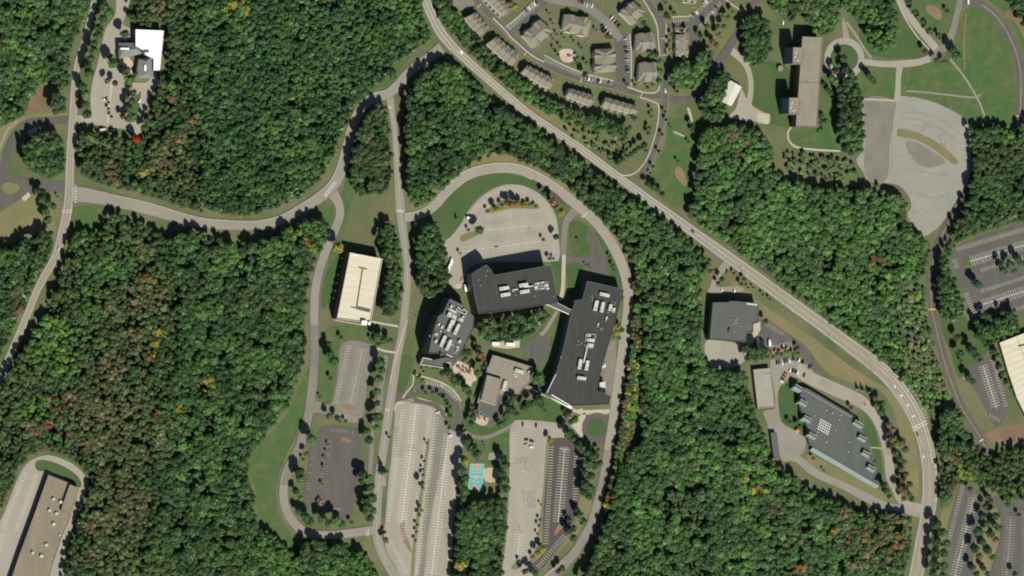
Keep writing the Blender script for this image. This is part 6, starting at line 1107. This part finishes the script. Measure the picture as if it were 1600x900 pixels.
# ---------------------------------------------------------------- woods
# colour moods: weights over tints
MIX = {'pine': ('pgpdbpgdgb', BROAD + BROAD + CON, (3.2, 6.8), (14, 25)), 'oak': ('kdddggegggbgb', BROAD, (4.6, 9.4), (20, 27)), 'bright': ('dggegbbgbg', BROAD, (4.4, 8.8), (19, 24)),
 'autumn': ('kdggegbegegw', BROAD, (3.3, 7.4), (15, 23)), 'scrub': ('weenwgme', BROAD, (2.6, 4.4), (11, 16)), 'dark': ('kddgdggbe', BROAD, (4.4, 8.8), (19, 27)), 'lime': ('lllbbyew', BROAD, (3.6, 5.6), (11, 16)), 'bush': ('gebwgelbe', BROAD, (2.6, 5.4), (5, 9))}
WOODS = [
 ('dense blue-green pine wood filling the top of the view', 'pine', 6.2, [(300,-15),(662,-15),(658,0),(662,25),(672,48),(672,62),(655,72),(636,88),(612,100),(604,118),(592,128),(578,138),(566,150),(553,162),(548,176),(540,200),(530,215),(522,238),(516,255),(505,272),(490,290),(465,308),(440,320),(420,328),(395,334),(370,336),(345,334),(320,325),(308,300),(316,240),(310,200),(296,150),(290,100),(290,50)]),
 ('autumn-tinted mixed wood west of the pine wood', 'autumn', 8.2, [(262,-15),(300,-15),(290,50),(290,100),(296,150),(310,200),(316,240),(308,300),(318,332),(300,326),(270,318),(250,310),(225,304),(215,300),(180,292),(150,284),(128,274),(124,240),(126,205),(160,208),(185,214),(205,222),(218,216),(226,190),(238,168),(246,140),(248,118),(262,108),(262,50),(256,38),(210,40),(202,28),(207,-15)]),
 ('leafy green wood in the top left corner', 'oak', 8.6, [(-15,-15),(144,-15),(140,8),(126,42),(116,66),(110,90),(107,130),(100,140),(92,140),(84,132),(78,128),(62,130),(52,150),(44,172),(28,186),(10,194),(-15,198)]),
 ('rounded dark wood inside the curved lane at the left', 'dark', 8.2, [(66,207),(84,204),(95,210),(100,220),(101,250),(95,272),(84,280),(68,277),(50,266),(38,253),(33,238),(37,225),(50,213)]),
 ('broad mixed wood between the western road and the grassy strip', 'autumn', 8.4, [(112,372),(128,356),(150,366),(165,356),(172,335),(190,338),(215,345),(235,356),(262,372),(268,400),(272,440),(280,500),(276,560),(262,600),(240,640),(235,700),(240,760),(240,800),(225,850),(222,915),(98,915),(105,875),(118,832),(128,800),(142,768),(140,745),(124,724),(98,710),(72,704),(50,708),(30,730),(8,782),(-15,815),(-15,625),(8,592),(30,552),(60,508),(85,462),(100,420)]),
 ('solid green wood south of the winding road', 'oak', 8.8, [(262,372),(300,360),(330,372),(370,380),(400,378),(430,370),(455,356),(480,345),(500,340),(516,352),(510,372),(498,395),(488,420),(482,448),(478,480),(478,540),(472,570),(462,600),(450,635),(428,664),(396,702),(386,718),(388,738),(394,762),(398,800),(412,828),(430,842),(452,862),(470,870),(470,845),(490,842),(530,846),(542,850),(548,866),(562,860),(575,868),(588,890),(600,915),(222,915),(225,850),(240,800),(240,760),(235,700),(240,640),(262,600),(276,560),(280,500),(272,440),(268,400)]),
 ('wood along the far left edge below the roundabout', 'oak', 8.2, [(-15,392),(20,392),(38,372),(52,370),(66,360),(82,358),(82,380),(72,405),(50,450),(38,480),(18,520),(0,552),(-15,570)]),
 ('broad green wood in the wedge between campus road and main road', 'oak', 8.8, [(634,180),(640,140),(660,116),(690,98),(703,95),(722,110),(760,146),(800,178),(835,200),(880,232),(920,260),(960,288),(1000,318),(1040,346),(1080,380),(1100,398),(1112,408),(1108,420),(1098,440),(1096,460),(1100,490),(1096,530),(1100,560),(1104,576),(1145,580),(1166,584),(1172,610),(1178,640),(1190,665),(1200,690),(1202,722),(1222,730),(1245,748),(1262,765),(1290,778),(1325,792),(1352,800),(1385,808),(1420,806),(1426,830),(1420,862),(1412,915),(905,915),(922,880),(938,840),(950,800),(960,762),(968,728),(1003,690),(1003,560),(1006,500),(1000,450),(992,420),(978,388),(960,364),(940,344),(915,318),(885,292),(858,272),(830,256),(805,246),(780,242),(755,246),(735,256),(712,276),(690,298),(672,316),(655,324),(642,316),(638,290),(636,240)]),
 ('lime and yellow hedge of young trees along the loop road', 'lime', 6.0, [(990,445),(1000,450),(1004,500),(1002,560),(1000,600),(996,640),(988,680),(976,720),(966,745),(954,790),(948,800),(944,790),(952,765),(958,740),(964,700),(970,665),(975,625),(980,590),(986,545),(990,505),(992,475)]),
 ('wedge of dark wood between winding road and campus road', 'dark', 8.0, [(578,176),(592,164),(604,170),(608,190),(611,230),(613,262),(608,290),(595,300),(580,304),(560,304),(550,300),(548,270),(550,235),(556,212),(566,192)]),
 ('tree belt between the parking garage and the campus road', 'dark', 8.4, [(597,352),(612,345),(618,360),(624,385),(628,410),(628,440),(626,470),(620,492),(604,494),(596,480),(602,440),(606,410),(598,395),(592,375)]),
 ('clump of tall dark trees west of the dark campus buildings', 'dark', 8.6, [(650,375),(660,355),(672,342),(684,352),(690,372),(698,388),(698,410),(703,432),(696,446),(690,460),(676,466),(660,460),(654,440),(650,410)]),
 ('courtyard grove between the campus buildings', 'dark', 8.4, [(748,500),(775,498),(800,494),(830,490),(848,484),(858,490),(855,502),(842,512),(830,524),(806,532),(780,532),(757,530),(748,518)]),
 ('square wood between the central-east lots below the courts', 'oak', 8.4, [(717,786),(730,786),(748,784),(770,781),(792,780),(794,800),(790,840),(786,870),(785,915),(710,915),(713,870),(714,820)]),
 ('large rolling wood east of the main road', 'bright', 8.8, [(1090,235),(1098,205),(1120,196),(1150,194),(1178,200),(1196,212),(1212,240),(1204,262),(1225,276),(1262,288),(1300,296),(1345,290),(1358,296),(1385,300),(1404,304),(1418,320),(1416,340),(1428,360),(1444,374),(1456,382),(1452,402),(1442,430),(1430,445),(1412,460),(1398,480),(1396,520),(1410,545),(1420,580),(1428,604),(1418,606),(1398,585),(1370,556),(1340,532),(1305,508),(1270,480),(1235,452),(1200,428),(1150,390),(1110,362),(1075,336),(1078,325),(1086,305),(1088,265)]),
 ('scrubby meadow bushes between the wood and the east road', 'bush', 6.5, [(1398,480),(1425,455),(1445,440),(1448,490),(1458,530),(1470,580),(1484,622),(1478,645),(1462,660),(1448,640),(1430,604),(1410,545),(1396,520)]),
 ('tall trees beside the wide bend of the main road', 'dark', 8.8, [(1466,664),(1470,645),(1484,635),(1500,640),(1508,655),(1506,668),(1520,685),(1532,700),(1528,712),(1505,718),(1475,722),(1466,700)]),
 ('autumn wood between main road and the corner lots', 'autumn', 8.4, [(1470,728),(1500,718),(1530,712),(1545,712),(1575,702),(1612,695),(1612,785),(1590,778),(1565,772),(1535,758),(1512,752),(1498,758),(1488,775),(1472,795),(1468,770)]),
 ('wood between the disused lot and the office lots', 'dark', 8.8, [(1520,205),(1530,196),(1560,198),(1580,205),(1612,190),(1612,345),(1580,350),(1545,360),(1515,370),(1494,382),(1484,398),(1486,425),(1500,455),(1508,480),(1500,500),(1478,500),(1466,480),(1466,440),(1472,400),(1482,372),(1498,342),(1510,318),(1516,290),(1522,262),(1520,235)]),
 ('tree screen north of the cream warehouse', 'dark', 8.2, [(1520,505),(1535,492),(1560,488),(1585,484),(1592,500),(1590,516),(1572,526),(1555,534),(1540,538),(1528,530)]),
 ('planted strip of trees between townhouse rows and main road', 'bright', 8.0, [(676,-15),(706,-15),(706,10),(722,30),(744,58),(762,78),(790,104),(812,118),(842,142),(868,158),(888,170),(930,182),(960,190),(985,200),(984,214),(940,204),(908,196),(880,186),(858,178),(835,166),(805,146),(782,128),(768,112),(745,90),(725,72),(712,55),(694,38),(682,15)]),
 ('sunlit scrub on the slope above the main road', 'bush', 10.5, [(868,190),(908,196),(940,204),(984,214),(985,235),(968,262),(940,245),(905,222),(880,205)]),
 ('round grove between the condo street and the back lane', 'bright', 8.2, [(1050,112),(1062,100),(1078,96),(1092,84),(1104,78),(1114,82),(1110,98),(1102,115),(1095,132),(1080,140),(1062,138),(1050,128)]),
 ('dark grove hiding the west side of the white barn', 'dark', 8.6, [(1112,124),(1122,110),(1136,112),(1140,124),(1136,150),(1134,165),(1140,175),(1132,188),(1112,190),(1096,182),(1094,160),(1104,140)]),
 ('large domed clump of trees west of the tall slab', 'dark', 9.0, [(1158,60),(1160,38),(1170,26),(1185,22),(1198,28),(1206,45),(1208,70),(1200,90),(1188,102),(1172,104),(1160,92)]),
 ('mixed grove along the top edge above the tall slab', 'bright', 8.8, [(1192,-15),(1350,-15),(1400,-15),(1398,8),(1402,30),(1404,55),(1398,72),(1382,82),(1368,80),(1358,60),(1350,45),(1338,30),(1325,15),(1312,16),(1310,34),(1304,50),(1290,56),(1270,48),(1262,36),(1252,22),(1236,34),(1224,28),(1205,12)]),
 ('long column of tall trees west of the disused lot', 'dark', 8.8, [(1312,130),(1322,120),(1336,122),(1344,140),(1350,160),(1351,190),(1350,215),(1348,238),(1336,242),(1318,238),(1310,215),(1308,180),(1308,150)]),
 ('roadside trees at the top right edge', 'dark', 8.8, [(1574,-15),(1612,-15),(1612,60),(1600,45),(1588,20),(1578,10)]),
 ('trees around the ruined yard south of the condos', 'autumn', 8.0, [(1094,205),(1112,196),(1140,200),(1165,200),(1180,205),(1178,228),(1150,235),(1110,235),(1094,230)]),
 ('low green scrub on the meadow south of the tall slab', 'bush', 9.0, [(1218,240),(1245,238),(1280,246),(1312,244),(1335,256),(1345,266),(1330,280),(1300,282),(1262,276),(1232,264)]),
 ('bushes on the left edge beside the curved lane', 'bush', 9.0, [(-15,395),(0,380),(20,372),(40,362),(30,385),(10,395)]),
 ('hedge of bushes along the verge of the winding road', 'bush', 7.5, [(556,158),(572,143),(588,133),(592,135),(574,146),(557,162),(545,184),(537,206),(529,232),(517,256),(512,252),(526,225),(537,195),(546,172)]),
]
# autumn and bright spots: x, y, radius, tints, strength
SPOTS = [(270,220,28,'oyng',.6),(250,255,30,'onwy',.65),(290,265,22,'yoe',.7),(180,270,18,'wno',.85),(170,258,10,'wn',.8),(270,160,10,'on',.7),(300,185,8,'on',.7),(115,15,0,'g',0),
 (212,405,16,'nowe',.75),(215,440,20,'nwoe',.7),(250,445,14,'oye',.6),(205,490,26,'nwme',.8),(200,530,30,'nwmw',.85),(245,525,12,'oy',.85),(190,580,36,'wnee',.8),(160,600,30,'wenr',.7),(90,625,16,'ron',.8),(110,625,9,'o',.9),(80,625,8,'o',.8),(105,668,14,'rn',.85),(55,680,10,'ro',.8),(240,645,11,'on',.9),(190,680,36,'weew',.85),(180,740,36,'wenw',.85),(190,800,40,'weew',.8),(160,850,40,'ewen',.75),(200,870,30,'ewng',.6),(70,665,14,'rnm',.7),(140,660,20,'enw',.7),(215,640,10,'n',.5),(280,640,6,'y',.9),(325,600,10,'yl',.7),(235,555,9,'oy',.8),(150,700,25,'enwo',.7),
 (185,660,75,'nwewg',.55),(175,830,45,'newwg',.5),(215,470,34,'nwew',.75),(195,560,40,'nwewg',.8),(185,640,44,'wewn',.8),(190,720,44,'wewe',.8),(185,800,48,'ewwn',.8),(180,870,50,'ewwg',.75),(110,640,26,'nwr',.6),(140,580,24,'new',.6),
 (60,120,22,'lb',.85),(80,530,44,'lbb',.85),(55,505,30,'lbg',.8),(150,440,26,'bgb',.7),(130,500,24,'bgb',.6),(60,640,24,'bgl',.6),(40,100,14,'b',.5),(85,540,28,'lb',.8),(60,520,20,'b',.7),(100,570,22,'lb',.7),(165,420,20,'bgl',.6),(150,480,25,'b',.5),(60,570,14,'b',.5),
 (1165,748,7,'y',.95),(1178,760,6,'yo',.9),(1192,770,9,'gl',.5),(1290,760,25,'lb',.55),(1330,820,36,'engw',.55),(1380,850,34,'wneo',.8),(1240,830,22,'ebn',.5),(1350,880,35,'wneg',.7),(1250,890,8,'o',.8),(1145,667,5,'y',.9),(1082,688,5,'y',.7),(1210,800,12,'nm',.7),(1215,805,10,'m',.6),(1150,770,10,'nm',.5),(1300,840,10,'yo',.6),(1320,795,9,'no',.7),(1405,820,20,'onw',.75),(952,782,7,'ro',.9),(1110,425,8,'o',.9),(980,560,14,'yr',.5),(975,640,14,'on',.4),(1050,640,30,'g',.3),
 (1140,210,12,'n',.8),(1155,240,7,'or',.8),(1165,225,10,'ne',.6),(1215,380,8,'l',.8),(1100,345,10,'ly',.6),(1370,405,12,'noe',.8),(1385,440,14,'le',.6),(1250,350,40,'gd',.4),(1150,360,10,'m',.6),(1410,500,14,'ngl',.6),(1405,540,16,'lgb',.6),(1430,545,14,'wnm',.7),(1440,560,16,'nwe',.6),(1490,720,16,'nyo',.8),(1510,735,14,'yln',.8),(1485,750,12,'rnk',.7),(1480,765,9,'r',.8),(1550,740,20,'gdk',.6),(1590,735,14,'on',.6),(1580,760,14,'lb',.6),
 (890,170,14,'on',.5),(840,160,12,'b',.6),(700,40,10,'b',.5),(650,218,12,'ge',.4),(745,120,20,'p',.3),(1085,30,0,'g',0),(1240,5,14,'oe',.6),(1270,18,12,'e',.5),(1318,55,10,'lb',.6),(1370,35,20,'lb',.5),(1295,12,10,'el',.5),
 (30,440,14,'rnb',.5),(28,455,12,'rne',.6),(25,490,10,'rn',.7),(50,420,16,'lb',.6),(480,380,10,'y',.5),(460,370,14,'le',.6),(355,70,10,'e',.5),(375,8,14,'yl',.6),(360,12,12,'y',.5),(368,337,8,'or',.9),(580,215,10,'yn',.6),(600,180,12,'en',.7),(725,885,8,'y',.9),(560,320,0,'g',0),(735,820,10,'l',.5),(820,500,12,'b',.4),(1305,225,10,'b',.5),(1340,225,14,'b',.6),(1185,90,16,'b',.6),(1180,60,14,'g',.5),(1120,150,12,'b',.5)]
SP = [s for s in SPOTS if s[2] > 0]
_gr = rng.random((4, 260, 150))
def nz(x, y, sc, k):
    fx = (x+60)/sc; fy = (y+60)/sc; ix, iy = int(fx), int(fy); fx -= ix; fy -= iy; fx = fx*fx*(3-2*fx); fy = fy*fy*(3-2*fy); g = _gr[k]
    return (g[ix, iy]*(1-fx) + g[ix+1, iy]*fx)*(1-fy) + (g[ix, iy+1]*(1-fx) + g[ix+1, iy+1]*fx)*fy
gn = bpy.data.node_groups.new('scatter_trees', 'GeometryNodeTree')
gn.interface.new_socket('Geometry', in_out='INPUT', socket_type='NodeSocketGeometry'); gn.interface.new_socket('Geometry', in_out='OUTPUT', socket_type='NodeSocketGeometry')
NN = gn.nodes; LL = gn.links; gi = NN.new('NodeGroupInput'); go = NN.new('NodeGroupOutput')
jn = NN.new('GeometryNodeJoinGeometry')
proto_obj = {}
for o in col.objects:
    if o.name.startswith('crown') and o.type == 'MESH':
        for i, me in enumerate(PROTO):
            if o.data == me and i not in proto_obj: proto_obj[i] = o
for i in range(len(PROTO)):
    if i not in proto_obj: print('MISSING PROTO', i)
keys = sorted(proto_obj)
for i in reversed(keys):
    oi = NN.new('GeometryNodeObjectInfo'); oi.transform_space = 'ORIGINAL'; oi.inputs[0].default_value = proto_obj[i]; oi.inputs['As Instance'].default_value = False
    g2 = NN.new('GeometryNodeGeometryToInstance'); LL.new(oi.outputs['Geometry'], g2.inputs[0]); LL.new(g2.outputs[0], jn.inputs[0])
ip = NN.new('GeometryNodeInstanceOnPoints'); ip.inputs['Pick Instance'].default_value = True
def na(nm, typ):
    n = NN.new('GeometryNodeInputNamedAttribute'); n.data_type = typ; n.inputs[0].default_value = nm; return n.outputs[0]
LL.new(gi.outputs[0], ip.inputs['Points']); LL.new(jn.outputs[0], ip.inputs['Instance']); LL.new(na('idx', 'INT'), ip.inputs['Instance Index'])
er = NN.new('ShaderNodeCombineXYZ'); LL.new(na('rz', 'FLOAT'), er.inputs[2]); LL.new(er.outputs[0], ip.inputs['Rotation']); LL.new(na('sc', 'FLOAT_VECTOR'), ip.inputs['Scale'])
LL.new(ip.outputs[0], go.inputs[0])
cand = []; total = 0
for wi, (lb, mood, sp, poly) in enumerate(WOODS):
    tints, kinds, (r0, r1), (h0, h1) = MIX[mood]
    xs = [p[0] for p in poly]; ys = [p[1] for p in poly]
    gx, gy = np.meshgrid(np.arange(min(xs), max(xs), sp*.84), np.arange(min(ys), max(ys), sp*.78)); gx[1::2] += sp*.46
    gx = (gx + rng.uniform(-.42, .42, gx.shape)*sp).ravel(); gy = (gy + rng.uniform(-.42, .42, gy.shape)*sp).ravel()
    k = inpoly(gx, gy, poly); gx = gx[k]; gy = gy[k]
    if mood == 'bush': k = rng.random(len(gx)) < .9; gx = gx[k]; gy = gy[k]
    edge_ = ~(inpoly(gx+6, gy, poly) & inpoly(gx-6, gy, poly) & inpoly(gx, gy+6, poly) & inpoly(gx, gy-6, poly))
    P = []; T = []; SC = []; RZ = []; IX = []
    # slow variation of colour and height across the wood
    ph = rng.uniform(0, 6.28, 6)
    for x, y, ed in zip(gx, gy, edge_):
        u1 = nz(x, y, 26, 0); u2 = nz(x, y, 13, 1); hole = nz(x, y, 17, 2)
        if hole > (.76 if mood in ('pine', 'autumn', 'oak') else .80) and mood != 'bush' and rng.random() < .85: low = True
        else: low = False
        t01 = min(.999, max(0, (.55*u1 + .30*u2 + .15*rng.random() - .28)/.44)); c = TINT[tints[int(t01*len(tints))]]
        if rng.random() < .05: c = TINT[tints[int(rng.integers(len(tints)))]]
        for sx, sy, sr, st, ss in SP:
            d2 = math.hypot(x-sx, y-sy)
            if d2 < sr*(.75+.5*nz(x, y, 8, 2)) and rng.random() < ss:
                q = st[int(rng.integers(len(st)))]
                if q in 'yors' and sr > 12 and rng.random() < .6: q = 'e'
                c = TINT[q]
        big = rng.random()**2.2; rr = r0 + (r1-r0)*big
        wv = math.sin(x*.045+ph[0]+1.5*math.sin(y*.03+ph[1])) * math.sin(y*.052+ph[2]+math.sin(x*.035+ph[3]))
        H = h0 + (h1-h0)*(.3*big + .5*nz(x, y, 20, 3) + .25*rng.random()); edge = False
        if ed and mood != 'bush': rr = min(rr, 5.2)*.9
        if low: H *= .55; rr *= .7; c = TINT['dkge'[int(rng.integers(4))]]
        kk = kinds
        if mood in ('dark', 'oak') and rng.random() < .06: kk = CON
        i = int(kk[int(rng.integers(len(kk)))]); con = i in CON
        p = G(x, y, H*(.5 if con else .76)); c = jit(c, .08); k2 = (1 + .10*wv)*(1.2 if mood in ('bright', 'oak') and 985 < x < 1430 else 1.05)
        P.append((p.x, p.y, .02)); T.append((c[0]*k2, c[1]*k2, c[2]*k2, 1)); SC.append((rr*U, rr*U, H*U)); RZ.append(rng.uniform(0, 6.28)); IX.append(keys.index(i))
    n = len(P); total += n
    # the broadest crowns of each wood become trees of their own
    order = sorted(range(n), key=lambda j: -SC[j][0]*(1 + (0 if IX[j] in [keys.index(q) for q in BROAD] else -.5)))
    kq = max(0, min(int(n*.012), 14)); solo = set(order[:kq]) if mood not in ('bush', 'lime', 'pine') else set()
    for j in sorted(solo): cand.append((lb, P[j], T[j], SC[j], RZ[j], IX[j]))
    keep = [j for j in range(n) if j not in solo]
    me = bpy.data.meshes.new('woodland'); me.from_pydata([P[j] for j in keep], [], [])
    a = me.attributes.new('sc', 'FLOAT_VECTOR', 'POINT'); a.data.foreach_set('vector', np.array([SC[j] for j in keep], np.float32).ravel())
    a = me.attributes.new('rz', 'FLOAT', 'POINT'); a.data.foreach_set('value', np.array([RZ[j] for j in keep], np.float32))
    a = me.attributes.new('idx', 'INT', 'POINT'); a.data.foreach_set('value', np.array([IX[j] for j in keep], np.int32))
    a = me.attributes.new('tint', 'FLOAT_COLOR', 'POINT'); a.data.foreach_set('color', np.array([T[j] for j in keep], np.float32).ravel())
    o = bpy.data.objects.new('bushes' if mood == 'bush' else 'woodland', me); col.objects.link(o); tag(o, lb, 'bushes' if mood == 'bush' else 'woodland', None, 'stuff')
    md = o.modifiers.new('trees', 'NODES'); md.node_group = gn
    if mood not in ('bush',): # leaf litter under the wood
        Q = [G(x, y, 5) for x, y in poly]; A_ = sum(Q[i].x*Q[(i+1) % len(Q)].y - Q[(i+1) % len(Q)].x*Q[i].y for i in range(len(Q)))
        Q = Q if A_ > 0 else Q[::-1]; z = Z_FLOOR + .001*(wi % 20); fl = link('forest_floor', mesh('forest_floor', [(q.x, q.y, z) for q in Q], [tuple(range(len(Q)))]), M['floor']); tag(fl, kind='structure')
for lb, p, t_, sc, rz, ix in cand[:max(0, 470 - n_solo)]:
    tr = empty('canopy_tree', p, rz); nm = min(TINT, key=lambda k: sum((TINT[k][q]-t_[q])**2 for q in range(3)))
    tag(tr, f'broad {CW[nm]} crown rising in the {lb}'[:200], 'tree', 'broad crowns in the ' + lb)
    cr = link('crown', PROTO[keys[ix]], None, tr, sc=sc); cr['tint'] = list(t_[:3]); link('trunk', TRUNK, None, tr, sc=(.55, .55, sc[2])); ntree[0] += 1
